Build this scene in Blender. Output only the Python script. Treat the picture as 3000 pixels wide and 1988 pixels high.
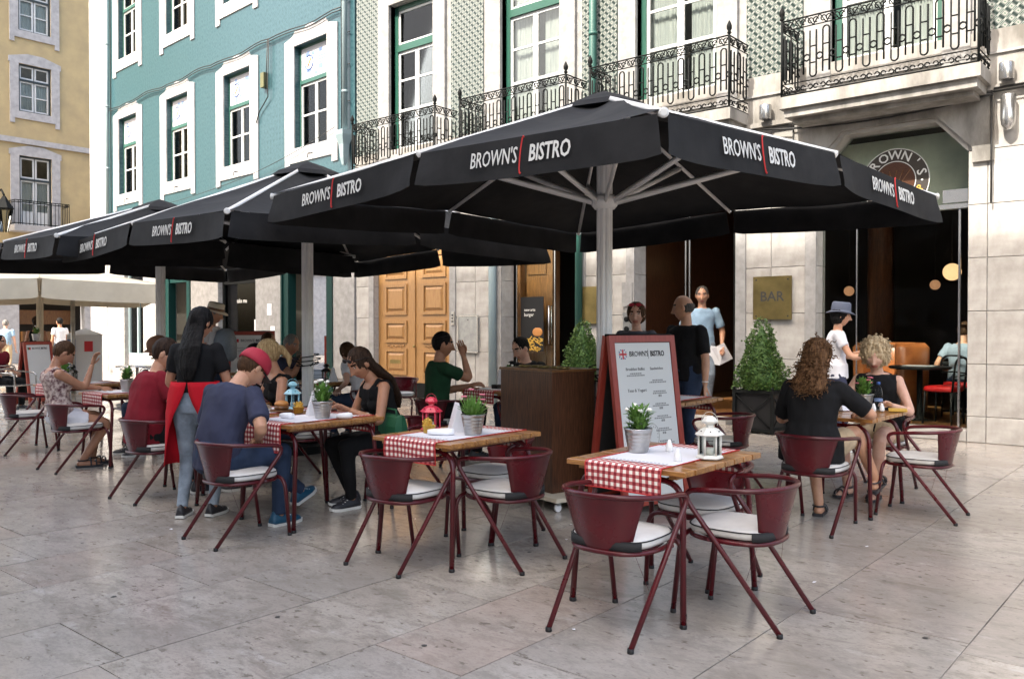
import bpy, bmesh, math, random
from mathutils import Vector, Matrix, noise
R = math.radians
random.seed(7)
for o in list(bpy.data.objects): bpy.data.objects.remove(o)
sc = bpy.context.scene
col = sc.collection
# ------------------------------------------------ camera, sky, sun, exposure
cam_d = bpy.data.cameras.new("camera"); cam = bpy.data.objects.new("camera", cam_d); col.objects.link(cam)
cam_d.lens = 30.0; cam_d.sensor_width = 36.0; cam_d.clip_start = 0.05; cam_d.clip_end = 400
cam.location = (0, 0, 1.45); cam.rotation_euler = (R(90 - 0.785), 0, R(40.3)); sc.camera = cam
SUN_EL, SUN_DX = 47.0, 0.10          # light travels towards +y (the facade), a little towards +x, downwards
world = bpy.data.worlds.new("World"); sc.world = world; world.use_nodes = True
nt = world.node_tree; bg = nt.nodes['Background']
sky = nt.nodes.new('ShaderNodeTexSky'); sky.sky_type = 'NISHITA'; sky.sun_disc = False
sky.sun_elevation = R(SUN_EL); sky.sun_rotation = R(180) + math.atan(SUN_DX); sky.air_density = 1.0; sky.dust_density = 6.0; sky.ozone_density = 1.0
nt.links.new(sky.outputs[0], bg.inputs[0]); bg.inputs[1].default_value = 0.15
sd = bpy.data.lights.new("sun", 'SUN'); sun = bpy.data.objects.new("sun", sd); col.objects.link(sun)
sd.energy = 2.0; sd.angle = R(0.6); sd.color = (1.0, 0.97, 0.94)
sun.rotation_euler = Vector((SUN_DX, 1.0, -math.tan(R(SUN_EL)))).to_track_quat('-Z', 'Y').to_euler(); sun.location = (0, -20, 30)
sc.view_settings.view_transform = 'Standard'; sc.view_settings.look = 'None'; sc.view_settings.gamma = 1
sc.view_settings.exposure = 2.28; sc.view_settings.use_curve_mapping = False
try:
    sc.view_settings.use_white_balance = True; sc.view_settings.white_balance_temperature = 7000; sc.view_settings.white_balance_tint = 8
except AttributeError: pass
sc.render.engine = 'CYCLES'
sc.cycles.use_denoising = True; sc.cycles.max_bounces = 8; sc.cycles.diffuse_bounces = 5; sc.cycles.glossy_bounces = 4
sc.cycles.transparent_max_bounces = 12

# ------------------------------------------------ materials
MATS = {}
def mat(name, c, rough=.6, metal=0., c2=None, vs=6., bump=0., bs=30., spec=.5, stretch=None, objvar=0., emit=None, coat=0., sss=0., rvar=0., world_=False, detail=4., lo=.35, hi=.65):
    if name in MATS: return MATS[name]
    m = bpy.data.materials.new(name); m.use_nodes = True; n = m.node_tree; L = n.links.new
    b = n.nodes['Principled BSDF']; b.inputs['Roughness'].default_value = rough; b.inputs['Metallic'].default_value = metal
    b.inputs['Specular IOR Level'].default_value = spec; b.inputs['Base Color'].default_value = (*c, 1)
    if coat: b.inputs['Coat Weight'].default_value = coat; b.inputs['Coat Roughness'].default_value = .12
    if sss: b.inputs['Subsurface Weight'].default_value = sss; b.inputs['Subsurface Radius'].default_value = (.02, .008, .005)
    if emit: b.inputs['Emission Color'].default_value = (*c, 1); b.inputs['Emission Strength'].default_value = emit
    vec = None
    if c2 or bump or rvar:
        tc = n.nodes.new('ShaderNodeTexCoord'); mp = n.nodes.new('ShaderNodeMapping')
        if world_:
            g = n.nodes.new('ShaderNodeNewGeometry'); L(g.outputs['Position'], mp.inputs[0])
        else: L(tc.outputs['Object'], mp.inputs[0])
        if stretch: mp.inputs['Scale'].default_value = stretch
        vec = mp.outputs[0]
    src = None
    if c2:
        nz = n.nodes.new('ShaderNodeTexNoise'); nz.inputs['Scale'].default_value = vs; nz.inputs['Detail'].default_value = detail; nz.inputs['Roughness'].default_value = .6
        L(vec, nz.inputs['Vector'])
        mr = n.nodes.new('ShaderNodeMapRange'); mr.inputs[1].default_value = lo; mr.inputs[2].default_value = hi; L(nz.outputs[0], mr.inputs[0])
        mx = n.nodes.new('ShaderNodeMix'); mx.data_type = 'RGBA'; mx.inputs[6].default_value = (*c, 1); mx.inputs[7].default_value = (*c2, 1)
        L(mr.outputs[0], mx.inputs[0]); src = mx.outputs[2]
        if rvar:
            r2 = n.nodes.new('ShaderNodeMapRange'); r2.inputs[1].default_value = .3; r2.inputs[2].default_value = .7
            r2.inputs[3].default_value = rough - rvar; r2.inputs[4].default_value = rough + rvar; L(nz.outputs[0], r2.inputs[0]); L(r2.outputs[0], b.inputs['Roughness'])
    if objvar:
        oi = n.nodes.new('ShaderNodeObjectInfo'); hs = n.nodes.new('ShaderNodeHueSaturation')
        mr = n.nodes.new('ShaderNodeMapRange'); mr.inputs[3].default_value = 1 - objvar; mr.inputs[4].default_value = 1 + objvar; L(oi.outputs['Random'], mr.inputs[0])
        L(mr.outputs[0], hs.inputs['Value'])
        if src: L(src, hs.inputs['Color'])
        else: hs.inputs['Color'].default_value = (*c, 1)
        src = hs.outputs[0]
    if src: L(src, b.inputs['Base Color'])
    if bump:
        nb = n.nodes.new('ShaderNodeTexNoise'); nb.inputs['Scale'].default_value = bs; nb.inputs['Detail'].default_value = 5; L(vec, nb.inputs['Vector'])
        bp = n.nodes.new('ShaderNodeBump'); bp.inputs['Strength'].default_value = bump; bp.inputs['Distance'].default_value = .01
        L(nb.outputs[0], bp.inputs['Height']); L(bp.outputs[0], b.inputs['Normal'])
    MATS[name] = m; return m
def M_(n, op, a, b=None, c=None):
    x = n.nodes.new('ShaderNodeMath'); x.operation = op
    for i, v in enumerate((a, b, c)):
        if v is None: continue
        if isinstance(v, (int, float)): x.inputs[i].default_value = v
        else: n.links.new(v, x.inputs[i])
    return x.outputs[0]
def mixc(n, f, a, b):
    x = n.nodes.new('ShaderNodeMix'); x.data_type = 'RGBA'
    for i, v in ((0, f), (6, a), (7, b)):
        if isinstance(v, tuple): x.inputs[i].default_value = (*v, 1)
        elif isinstance(v, float): x.inputs[i].default_value = v
        else: n.links.new(v, x.inputs[i])
    return x.outputs[2]
def newmat(name, rough=.6, metal=0., spec=.5):
    m = bpy.data.materials.new(name); m.use_nodes = True; n = m.node_tree; b = n.nodes['Principled BSDF']
    b.inputs['Roughness'].default_value = rough; b.inputs['Metallic'].default_value = metal; b.inputs['Specular IOR Level'].default_value = spec
    MATS[name] = m; return m, n, b
def uvxy(n):
    tc = n.nodes.new('ShaderNodeTexCoord'); s = n.nodes.new('ShaderNodeSeparateXYZ'); n.links.new(tc.outputs['UV'], s.inputs[0]); return s.outputs[0], s.outputs[1]
# red gingham (uv in metres)
def make_gingham():
    m, n, b = newmat('gingham', .8); u, v = uvxy(n); w = .036
    fu = M_(n, 'LESS_THAN', M_(n, 'FRACT', M_(n, 'DIVIDE', u, w)), .5); fv = M_(n, 'LESS_THAN', M_(n, 'FRACT', M_(n, 'DIVIDE', v, w)), .5)
    s = M_(n, 'MULTIPLY', M_(n, 'ADD', fu, fv), .5)
    a = mixc(n, M_(n, 'MINIMUM', M_(n, 'MULTIPLY', s, 2.), 1.), (.78, .72, .66), (.44, .11, .11))
    cc = mixc(n, M_(n, 'MAXIMUM', M_(n, 'SUBTRACT', M_(n, 'MULTIPLY', s, 2.), 1.), 0.), a, (.19, .003, .012))
    n.links.new(cc, b.inputs['Base Color'])
make_gingham()
# azulejo wall tile with a diagonal lattice (uv 0..1 on every tile)
def make_azulejo():
    m, n, b = newmat('azulejo', .35, spec=.3); u, v = uvxy(n)
    a = M_(n, 'ADD', u, v); d = M_(n, 'SUBTRACT', u, v)
    fa = M_(n, 'ABSOLUTE', M_(n, 'SUBTRACT', M_(n, 'FRACT', M_(n, 'ADD', a, 2.)), .5))      # 0 on the lattice lines
    fd = M_(n, 'ABSOLUTE', M_(n, 'SUBTRACT', M_(n, 'FRACT', M_(n, 'ADD', d, 2.5)), .5))
    base = mixc(n, M_(n, 'MULTIPLY', M_(n, 'GREATER_THAN', fa, .27), M_(n, 'GREATER_THAN', fd, .24)), (.088, .104, .098), (.22, .225, .21))
    base = mixc(n, M_(n, 'LESS_THAN', fd, .11), base, (.23, .24, .225))
    base = mixc(n, M_(n, 'MULTIPLY', M_(n, 'LESS_THAN', fa, .15), M_(n, 'GREATER_THAN', fd, .13)), base, (.010, .022, .019))
    base = mixc(n, M_(n, 'MULTIPLY', M_(n, 'LESS_THAN', fd, .05), M_(n, 'GREATER_THAN', fa, .2)), base, (.012, .05, .036))
    base = mixc(n, M_(n, 'MULTIPLY', M_(n, 'GREATER_THAN', fa, .43), M_(n, 'GREATER_THAN', fd, .40)), base, (.05, .11, .07))
    oi = n.nodes.new('ShaderNodeTexCoord'); nz = n.nodes.new('ShaderNodeTexNoise'); nz.inputs['Scale'].default_value = .9; n.links.new(oi.outputs['Object'], nz.inputs[0])
    n.links.new(base, b.inputs['Base Color'])
make_azulejo()
# teal tile cladding, small mottled figure
def make_teal():
    m, n, b = newmat('teal_tiles', .3)
    tc = n.nodes.new('ShaderNodeTexCoord'); sp = n.nodes.new('ShaderNodeSeparateXYZ'); n.links.new(tc.outputs['Object'], sp.inputs[0])
    x, z = sp.outputs[0], sp.outputs[2]; p = .14
    fx = M_(n, 'FRACT', M_(n, 'DIVIDE', M_(n, 'ADD', x, 100.), p)); fz = M_(n, 'FRACT', M_(n, 'DIVIDE', z, p))
    dx = M_(n, 'ABSOLUTE', M_(n, 'SUBTRACT', fx, .5)); dz = M_(n, 'ABSOLUTE', M_(n, 'SUBTRACT', fz, .5))
    dia = M_(n, 'ADD', dx, dz)
    ring = M_(n, 'LESS_THAN', M_(n, 'ABSOLUTE', M_(n, 'SUBTRACT', dia, .5)), .09); dot = M_(n, 'LESS_THAN', dia, .2)
    nz = n.nodes.new('ShaderNodeTexNoise'); nz.inputs['Scale'].default_value = 14; nz.inputs['Detail'].default_value = 4; n.links.new(tc.outputs['Object'], nz.inputs[0])
    nl = n.nodes.new('ShaderNodeTexNoise'); nl.inputs['Scale'].default_value = .5; n.links.new(tc.outputs['Object'], nl.inputs[0])
    mr = n.nodes.new('ShaderNodeMapRange'); mr.inputs[1].default_value = .38; mr.inputs[2].default_value = .62; n.links.new(nz.outputs[0], mr.inputs[0])
    c0 = mixc(n, mr.outputs[0], (.010, .047, .061), (.034, .085, .101))
    c0 = mixc(n, M_(n, 'MULTIPLY', M_(n, 'MAXIMUM', ring, dot), .45), c0, (.058, .112, .128))
    c0 = mixc(n, M_(n, 'MULTIPLY', nl.outputs[0], .35), c0, (.035, .09, .10))
    n.links.new(c0, b.inputs['Base Color'])
make_teal()
# polished limestone paving, one tint per slab
def make_paving():
    m, n, b = newmat('paving_stone', .3, spec=.5); L = n.links.new
    g = n.nodes.new('ShaderNodeNewGeometry'); oi = n.nodes.new('ShaderNodeObjectInfo')
    at = n.nodes.new('ShaderNodeAttribute'); at.attribute_name = 'tint'
    rnd = M_(n, 'FRACT', M_(n, 'ADD', oi.outputs['Random'], at.outputs['Fac']))
    add = n.nodes.new('ShaderNodeVectorMath'); add.operation = 'ADD'; cx = n.nodes.new('ShaderNodeCombineXYZ'); L(M_(n, 'MULTIPLY', rnd, 40.), cx.inputs[2])
    mp_ = n.nodes.new('ShaderNodeMapping'); mp_.inputs['Scale'].default_value = (.62, 1.15, 1); L(g.outputs['Position'], mp_.inputs[0]); L(mp_.outputs[0], add.inputs[0]); L(cx.outputs[0], add.inputs[1]); v = add.outputs[0]
    def nz(s, d=5, r=.6, dist=0.):
        x = n.nodes.new('ShaderNodeTexNoise'); x.inputs['Scale'].default_value = s; x.inputs['Detail'].default_value = d; x.inputs['Roughness'].default_value = r; x.inputs['Distortion'].default_value = dist; L(v, x.inputs['Vector']); return x.outputs[0]
    def rng(x, a, c, e=0., f=1.):
        r = n.nodes.new('ShaderNodeMapRange'); r.inputs[1].default_value = a; r.inputs[2].default_value = c; r.inputs[3].default_value = e; r.inputs[4].default_value = f; L(x, r.inputs[0]); return r.outputs[0]
    big, mid, fine = nz(1.3, 3), nz(8, 12, .8, .35), nz(60, 8, .75)
    c = mixc(n, rng(big, .35, .65), (.355, .312, .268), (.445, .402, .35))
    c = mixc(n, rng(mid, .47, .60, 0., .62), c, (.20, .172, .145))
    c = mixc(n, rng(fine, .5, .62, 0., .5), c, (.22, .195, .17))
    pink = M_(n, 'MULTIPLY', rng(rnd, .70, .9), rng(big, .35, .6, .0, .45)); c = mixc(n, pink, c, (.40, .27, .22))
    c = mixc(n, M_(n, 'MULTIPLY', rng(M_(n, 'FRACT', M_(n, 'MULTIPLY', rnd, 7.3)), 0., 1., 0., .35), 1.), c, (.24, .23, .225))
    pit = nz(24, 4, .55); c = mixc(n, rng(pit, .62, .68, 0., .75), c, (.13, .11, .09)); sm_ = nz(3.1, 5, .7, .8); c = mixc(n, rng(sm_, .56, .66, 0., .5), c, (.17, .145, .12)); c = mixc(n, rng(nz(5, 6, .8), .58, .7, 0., .6), c, (.50, .475, .445))
    vo = n.nodes.new('ShaderNodeTexVoronoi'); vo.inputs['Scale'].default_value = 2.2; vo.inputs['Randomness'].default_value = 1.; L(v, vo.inputs['Vector'])
    spot = rng(vo.outputs[0], .018, .034, 1., 0.); c = mixc(n, M_(n, 'MULTIPLY', spot, .8), c, (.05, .045, .04))
    # worn grime patches across slabs
    w = n.nodes.new('ShaderNodeTexNoise'); w.inputs['Scale'].default_value = 1.1; w.inputs['Detail'].default_value = 6; L(g.outputs['Position'], w.inputs['Vector'])
    c = mixc(n, rng(w.outputs[0], .44, .70, 0., .6), c, (.21, .185, .155))
    L(c, b.inputs['Base Color'])
    L(rng(w.outputs[0], .35, .62, .07, .26), b.inputs['Roughness'])
    bp = n.nodes.new('ShaderNodeBump'); bp.inputs['Strength'].default_value = .07; bp.inputs['Distance'].default_value = .01; L(mid, bp.inputs['Height']); L(bp.outputs[0], b.inputs['Normal'])
make_paving()
def glassmat(name, tint, fac, rough=.02):
    m = bpy.data.materials.new(name); m.use_nodes = True; n = m.node_tree; n.nodes.clear(); L = n.links.new
    o = n.nodes.new('ShaderNodeOutputMaterial'); t = n.nodes.new('ShaderNodeBsdfTransparent'); t.inputs[0].default_value = (*tint, 1)
    g = n.nodes.new('ShaderNodeBsdfGlossy'); g.inputs['Roughness'].default_value = rough; f = n.nodes.new('ShaderNodeLayerWeight'); f.inputs[0].default_value = fac
    mx = n.nodes.new('ShaderNodeMixShader'); L(f.outputs['Fresnel'], mx.inputs[0]); L(t.outputs[0], mx.inputs[1]); L(g.outputs[0], mx.inputs[2]); L(mx.outputs[0], o.inputs[0])
    MATS[name] = m
glassmat('clear_glass', (.92, .95, .93), .12); glassmat('thin_glass', (.95, .97, .97), .1); glassmat('grey_glass', (.80, .82, .80), .25)
glassmat('bottle_plastic', (.95, .97, .99), .15, .08)
mat('stone', (.40, .385, .365), .75, c2=(.29, .275, .255), vs=5, bump=.15, bs=50, objvar=.07, detail=8)
mat('stone_trim', (.30, .295, .29), .7, c2=(.21, .205, .20), vs=7, bump=.12, bs=60, detail=8)
mat('stone_dirty', (.33, .315, .295), .8, c2=(.14, .13, .115), vs=3.2, bump=.25, bs=45, detail=9, stretch=(1, 1, .35))
mat('white_trim', (.42, .415, .42), .7, c2=(.32, .315, .32), vs=4, bump=.08)
mat('white_paint', (.55, .56, .56), .4)
mat('green_paint', (.012, .075, .052), .45); mat('green_door_paint', (.003, .028, .025), .5, spec=.2)
mat('mortar', (.30, .27, .24), .8, c2=(.07, .06, .05), vs=1.1, detail=6, lo=.42, hi=.56)
mat('yellow_wall', (.45, .35, .19), .85, c2=(.37, .29, .165), vs=1.5, bump=.05, detail=8)
mat('yellow_trim', (.42, .41, .42), .8, c2=(.32, .315, .32), vs=5)
mat('dark_frame', (.02, .03, .035), .5)
mat('iron', (.006, .007, .007), .7, spec=.15)
mat('pipe_green', (.02, .085, .068), .5); mat('pipe_grey', (.22, .29, .31), .55)
mat('zinc', (.42, .42, .41), .38, metal=.8, c2=(.30, .30, .30), vs=8)
mat('cable', (.015, .015, .015), .6)
mat('curtain', (.80, .81, .82), .9, c2=(.62, .64, .66), vs=3, stretch=(12, 1, .4))
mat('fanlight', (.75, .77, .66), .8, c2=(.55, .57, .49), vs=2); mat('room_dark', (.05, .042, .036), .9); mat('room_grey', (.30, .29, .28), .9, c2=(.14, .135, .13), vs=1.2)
mat('ochre_curtain', (.40, .27, .08), .9, c2=(.25, .16, .05), vs=4, stretch=(10, 1, .5))
mat('oak', (.36, .20, .075), .42, c2=(.26, .13, .045), vs=6, stretch=(14, 14, 1), bump=.05)
mat('dark_brown_wood', (.115, .048, .024), .3, c2=(.038, .015, .008), vs=9, stretch=(12, 12, .8), bump=.05, detail=8)
mat('brown_wood', (.20, .09, .03), .4, c2=(.11, .045, .015), vs=5, stretch=(10, 10, 1))
mat('slat_wood', (.36, .17, .05), .33, c2=(.15, .055, .018), vs=5, stretch=(1.6, 16, 16), bump=.06, objvar=.14, coat=.3)
mat('chair_red', (.085, .004, .008), .3, c2=(.055, .003, .006), vs=5, coat=.12, spec=.4, bump=.03, bs=60, rvar=.10, objvar=.12, detail=8)
mat('cushion', (.60, .58, .55), .55, c2=(.52, .50, .47), vs=8, bump=.06, bs=60)
mat('black_cloth', (.012, .012, .013), .8, bump=.1, bs=200)
mat('canopy_cloth', (.008, .008, .009), .8, spec=.25, c2=(.022, .022, .023), vs=2.2, bump=.55, bs=5, detail=9, lo=.4, hi=.75)
mat('aluminium', (.86, .85, .83), .38, metal=.0, c2=(.78, .77, .75), vs=5)
mat('letter_white', (.62, .62, .60), .7); mat('letter_red', (.50, .02, .02), .6); mat('letter_black', (.03, .03, .03), .7); mat('letter_grey', (.22, .22, .22), .7)
mat('paper', (.66, .66, .70), .7); mat('paper_grey', (.60, .61, .60), .6)
mat('board_red', (.32, .045, .028), .4, c2=(.24, .03, .02), vs=9, stretch=(6, 6, 1))
mat('blackboard', (.015, .015, .015), .55)
mat('brass', (.30, .23, .09), .34, metal=.75, c2=(.17, .13, .05), vs=3, detail=8)
mat('cream_cloth', (.62, .56, .44), .85, c2=(.54, .48, .37), vs=2.5, bump=.2, bs=6)
mat('steel', (.5, .5, .5), .25, metal=.9)
mat('tin', (.50, .50, .49), .30, metal=.85, c2=(.36, .36, .36), vs=9, bump=.03)
mat('leaf', (.07, .17, .025), .55, c2=(.13, .27, .05), vs=22, objvar=.15); mat('leaf_dark', (.03, .085, .016), .6, c2=(.08, .17, .03), vs=9)
mat('box_leaf', (.03, .075, .014), .6, c2=(.085, .145, .03), vs=16)
mat('petal_white', (.78, .76, .70), .6); mat('petal_pink', (.62, .16, .22), .6); mat('soil', (.03, .02, .014), .95); mat('bark', (.10, .07, .045), .9)
mat('metal_white', (.66, .65, .60), .3); mat('metal_pink', (.58, .035, .07), .3); mat('metal_blue', (.25, .50, .60), .3); mat('metal_black', (.02, .02, .02), .3)
mat('napkin', (.80, .81, .84), .8); mat('fries', (.62, .40, .07), .7, c2=(.50, .28, .04), vs=60); mat('bun', (.45, .19, .05), .5)
mat('wax', (.6, .57, .5), .5)
mat('sunlit_red', (.50, .01, .012), .4); mat('orange_leather', (.42, .14, .045), .35, c2=(.30, .09, .03), vs=6)
mat('globe', (1.0, .60, .32), .5, emit=.26); mat('globe_dim', (.8, .40, .22), .5, emit=.10); mat('spot', (1., .75, .35), .5, emit=1.6)
mat('black_plastic', (.012, .012, .013), .5, spec=.3); mat('white_plastic', (.7, .7, .7), .45)
mat('blue_print', (.03, .09, .30), .6); mat('blue_pale', (.14, .21, .38), .6); mat('banner', (.36, .37, .41), .7); mat('orange_print', (.75, .35, .05), .6)
mat('sign_dark', (.03, .03, .035), .4); mat('flag_blue', (.03, .05, .22), .6); mat('flag_red', (.5, .02, .03), .6); mat('flag_green', (.01, .14, .04), .6)
mat('grey_box', (.60, .61, .63), .5); mat('water_blue', (.35, .55, .75), .2)

# ------------------------------------------------ mesh builder
class MB:
    def __init__(s): s.v = []; s.f = []; s.m = []; s.uv = {}; s.sm = []
    def add(s, vs, fs, mi=0, smooth=False, uvs=None):
        b = len(s.v); s.v += [tuple(p) for p in vs]
        for i, f in enumerate(fs):
            if uvs: s.uv[len(s.f)] = uvs[i]
            s.f.append(tuple(b + k for k in f)); s.m.append(mi); s.sm.append(smooth)
        return s
    def box(s, x0, x1, y0, y1, z0, z1, mi=0, mt=None):
        p = [(x, y, z) for z in (z0, z1) for y in (y0, y1) for x in (x0, x1)]
        if mt is not None: p = [mt @ Vector(q) for q in p]
        return s.add(p, [(0, 2, 3, 1), (4, 5, 7, 6), (0, 1, 5, 4), (2, 6, 7, 3), (0, 4, 6, 2), (1, 3, 7, 5)], mi)
    def loft(s, rings, mi=0, smooth=True, cap=True, closed=False):
        b = len(s.v); n = len(rings[0])
        for r in rings: s.v += [tuple(p) for p in r]
        m = len(rings); e = m if closed else m - 1
        for i in range(e):
            j = (i + 1) % m
            for k in range(n):
                l = (k + 1) % n
                s.f.append((b + i * n + k, b + i * n + l, b + j * n + l, b + j * n + k)); s.m.append(mi); s.sm.append(smooth)
        if cap and not closed:
            s.f.append(tuple(b + k for k in range(n))[::-1]); s.m.append(mi); s.sm.append(False)
            s.f.append(tuple(b + (m - 1) * n + k for k in range(n))); s.m.append(mi); s.sm.append(False)
        return s
    def tube(s, pts, r, seg=8, mi=0, cap=True, closed=False, side=None, ry=None):
        pts = [Vector(p) for p in pts]; n = len(pts); rs = r if isinstance(r, (list, tuple)) else [r] * n
        rys = ry if isinstance(ry, (list, tuple)) else [ry] * n if ry else rs
        rings = []; nrm = None
        for i, p in enumerate(pts):
            if closed: t = pts[(i + 1) % n] - pts[i - 1]
            else: t = pts[min(i + 1, n - 1)] - pts[max(i - 1, 0)]
            if t.length < 1e-9: t = Vector((0, 0, 1))
            t.normalize()
            if side is not None: nrm = (Vector(side) - t * t.dot(Vector(side))); nrm = nrm.normalized() if nrm.length > 1e-4 else t.orthogonal().normalized()
            elif nrm is None: nrm = t.orthogonal().normalized()
            else:
                nrm = nrm - t * nrm.dot(t); nrm = nrm.normalized() if nrm.length > 1e-6 else t.orthogonal().normalized()
            bi = t.cross(nrm)
            rings.append([p + nrm * (math.cos(2 * math.pi * k / seg) * rs[i]) + bi * (math.sin(2 * math.pi * k / seg) * rys[i]) for k in range(seg)])
        return s.loft(rings, mi, True, cap, closed)
    def lathe(s, prof, seg=16, mi=0, c=(0, 0, 0), smooth=True, cap=True, rot=0.):
        rings = [[(c[0] + r * math.cos(2 * math.pi * k / seg + rot), c[1] + r * math.sin(2 * math.pi * k / seg + rot), c[2] + z) for k in range(seg)] for r, z in prof]
        return s.loft(rings, mi, smooth, cap)
    def ball(s, c, r, seg=12, rings=8, mi=0, mt=None):
        if not isinstance(r, (tuple, list)): r = (r, r, r)
        rr = []
        for i in range(1, rings):
            a = math.pi * i / rings
            ring = [Vector((r[0] * math.sin(a) * math.cos(2 * math.pi * k / seg), r[1] * math.sin(a) * math.sin(2 * math.pi * k / seg), -r[2] * math.cos(a))) for k in range(seg)]
            if mt is not None: ring = [mt @ q for q in ring]
            rr.append([q + Vector(c) for q in ring])
        return s.loft(rr, mi, True, True)
    def prism(s, poly, y0, y1, mi=0, plane='xz'):
        n = len(poly)
        if plane == 'xz': a = [(x, y0, z) for x, z in poly]; b = [(x, y1, z) for x, z in poly]
        else: a = [(x, y, y0) for x, y in poly]; b = [(x, y, y1) for x, y in poly]
        return s.add(a + b, [tuple(range(n)), tuple(range(2 * n - 1, n - 1, -1))] + [(i, n + i, n + (i + 1) % n, (i + 1) % n) for i in range(n)], mi)
    def mesh(s, name, mats, fixn=True):
        me = bpy.data.meshes.new(name); me.from_pydata(s.v, [], s.f)
        if isinstance(mats, str): mats = [mats]
        for m in mats: me.materials.append(MATS[m] if isinstance(m, str) else m)
        me.polygons.foreach_set('material_index', s.m); me.polygons.foreach_set('use_smooth', s.sm)
        if s.uv:
            uvl = me.uv_layers.new(name='uv')
            for pi, us in s.uv.items():
                p = me.polygons[pi]
                for k, li in enumerate(p.loop_indices): uvl.data[li].uv = us[k]
        if fixn:
            bm = bmesh.new(); bm.from_mesh(me); bmesh.ops.recalc_face_normals(bm, faces=bm.faces); bm.to_mesh(me); bm.free()
        me.update(); return me
    def build(s, name, mats, parent=None, loc=None, rot=None, fixn=True, **k):
        return mk(name, s.mesh(name, mats, fixn), parent, loc, rot, **k)
def mk(name, me, parent=None, loc=None, rot=None, scale=None, label=None, cat=None, group=None, kind=None):
    o = bpy.data.objects.new(name, me); col.objects.link(o); o.parent = parent
    if loc is not None: o.location = loc
    if rot is not None: o.rotation_euler = (0, 0, rot) if isinstance(rot, (int, float)) else rot
    if scale is not None: o.scale = scale
    tag(o, label, cat, group, kind); return o
def tag(o, label=None, cat=None, group=None, kind=None):
    if label: o['label'] = label
    if cat: o['category'] = cat
    if group: o['group'] = group
    if kind: o['kind'] = kind
    return o
def thing(name, label, cat, loc=(0, 0, 0), rz=0., group=None):
    return mk(name, None, None, loc, (0, 0, rz), label=label, cat=cat, group=group)
def copy_tree(o, parent=None):
    c = o.copy(); col.objects.link(c); c.parent = parent
    for ch in o.children: copy_tree(ch, c)
    return c
def dup(o, loc, rz, label, group=None):
    c = copy_tree(o); c.location = loc; c.rotation_euler = (0, 0, rz); c['label'] = label
    if group: c['group'] = group
    return c
def arc(c, r, a0, a1, n, plane='xz', y=0.):
    out = []
    for i in range(n + 1):
        a = R(a0 + (a1 - a0) * i / n); p, q = c[0] + r * math.cos(a), c[1] + r * math.sin(a)
        out.append((p, y, q) if plane == 'xz' else (p, q, y))
    return out
def rounded(pts, rad, n=5):
    pts = [Vector(p) for p in pts]; out = [pts[0]]
    for i in range(1, len(pts) - 1):
        a, b, c = pts[i - 1], pts[i], pts[i + 1]; r = min(rad, (a - b).length * .49, (c - b).length * .49)
        p, q = b + (a - b).normalized() * r, b + (c - b).normalized() * r
        for k in range(n + 1):
            t = k / n; out.append(p * (1 - t) ** 2 + b * 2 * t * (1 - t) + q * t * t)
    return out + [pts[-1]]
TXT = {}
TMP = bpy.data.scenes.new('bake')
def evalmesh(o):
    TMP.collection.objects.link(o); vl = TMP.view_layers[0]; vl.update(); dg = vl.depsgraph; dg.update()
    me = bpy.data.meshes.new_from_object(o.evaluated_get(dg)); bpy.data.objects.remove(o); return me
def text_mesh(s, size, m, bold=0., ext=.001, squash=1.):
    k = (s, size, m, bold, squash)
    if k in TXT: return TXT[k]
    cu = bpy.data.curves.new('text', 'FONT'); cu.body = s; cu.size = size; cu.align_x = 'CENTER'; cu.align_y = 'CENTER'; cu.offset = bold; cu.extrude = ext; cu.resolution_u = 2
    o = bpy.data.objects.new('text', cu)
    me = evalmesh(o); me.materials.clear(); me.materials.append(MATS[m])
    for v in me.vertices: v.co.x *= squash
    TXT[k] = me; return me
def write(s, size, m, parent, loc, rot, bold=0., squash=1., name='lettering'):
    return mk(name, text_mesh(s, size, m, bold, squash=squash), parent, loc, rot)
# ------------------------------------------------ ground
g = MB().box(-60, 30, -30, 45, -.3, -.006); ground = g.build('ground', 'mortar', kind='structure')
unit = MB().box(0, 1, 0, 1, -.05, 0).mesh('paving_slab', 'paving_stone')
def slab_rows():
    xs = [-.92, -1.7, -2.45, -3.0, -3.72, -4.4, -5.09]
    rnd = random.Random(3)
    while xs[-1] > -38: xs.append(xs[-1] - rnd.uniform(.55, .86))
    up = [-.92]
    while up[-1] < 9: up.append(up[-1] + rnd.uniform(.6, .85))
    xs = sorted(set(xs + up)); out = []
    for a, b in zip(xs, xs[1:]):
        y = -1.5 - rnd.random() * 1.2
        while y < 12.2:
            l = rnd.uniform(.8, 1.9); out.append((a, b, y, min(y + l, 12.2))); y += l
    for i in range(20):                                     # the side street and beyond
        for k in range(14):
            out.append((-37 + k * .9 - .001, -37 + k * .9 + .899, 12.2 + i * 1.3, 13.5 + i * 1.3))
    return out
cells = slab_rows(); F2 = Vector((-math.sin(R(40.3)), math.cos(R(40.3)))); R2 = Vector((math.cos(R(40.3)), math.sin(R(40.3))))
def seen(x, y, mar=.7):
    v = Vector((x, y)); d = v.dot(F2); return d > .6 and abs(v.dot(R2)) < .62 * d + mar
cells = [c for c in cells if seen((c[0] + c[1]) / 2, (c[2] + c[3]) / 2, 1.8)]
cells.sort(key=lambda c: (c[0] + c[1]) ** 2 / 4 + (c[2] + c[3]) ** 2 / 4)
J = .0035
vis = [c for c in cells if seen((c[0] + c[1]) / 2, (c[2] + c[3]) / 2, .5)][:300]; vset = set(vis)
for c in vis:
    dz = random.uniform(-.0012, .0012)
    mk('paving_slab', unit, ground, (c[0] + J, c[2] + J, dz), None, (c[1] - c[0] - 2 * J, c[3] - c[2] - 2 * J, 1))
rest = MB(); tints = []
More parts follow.
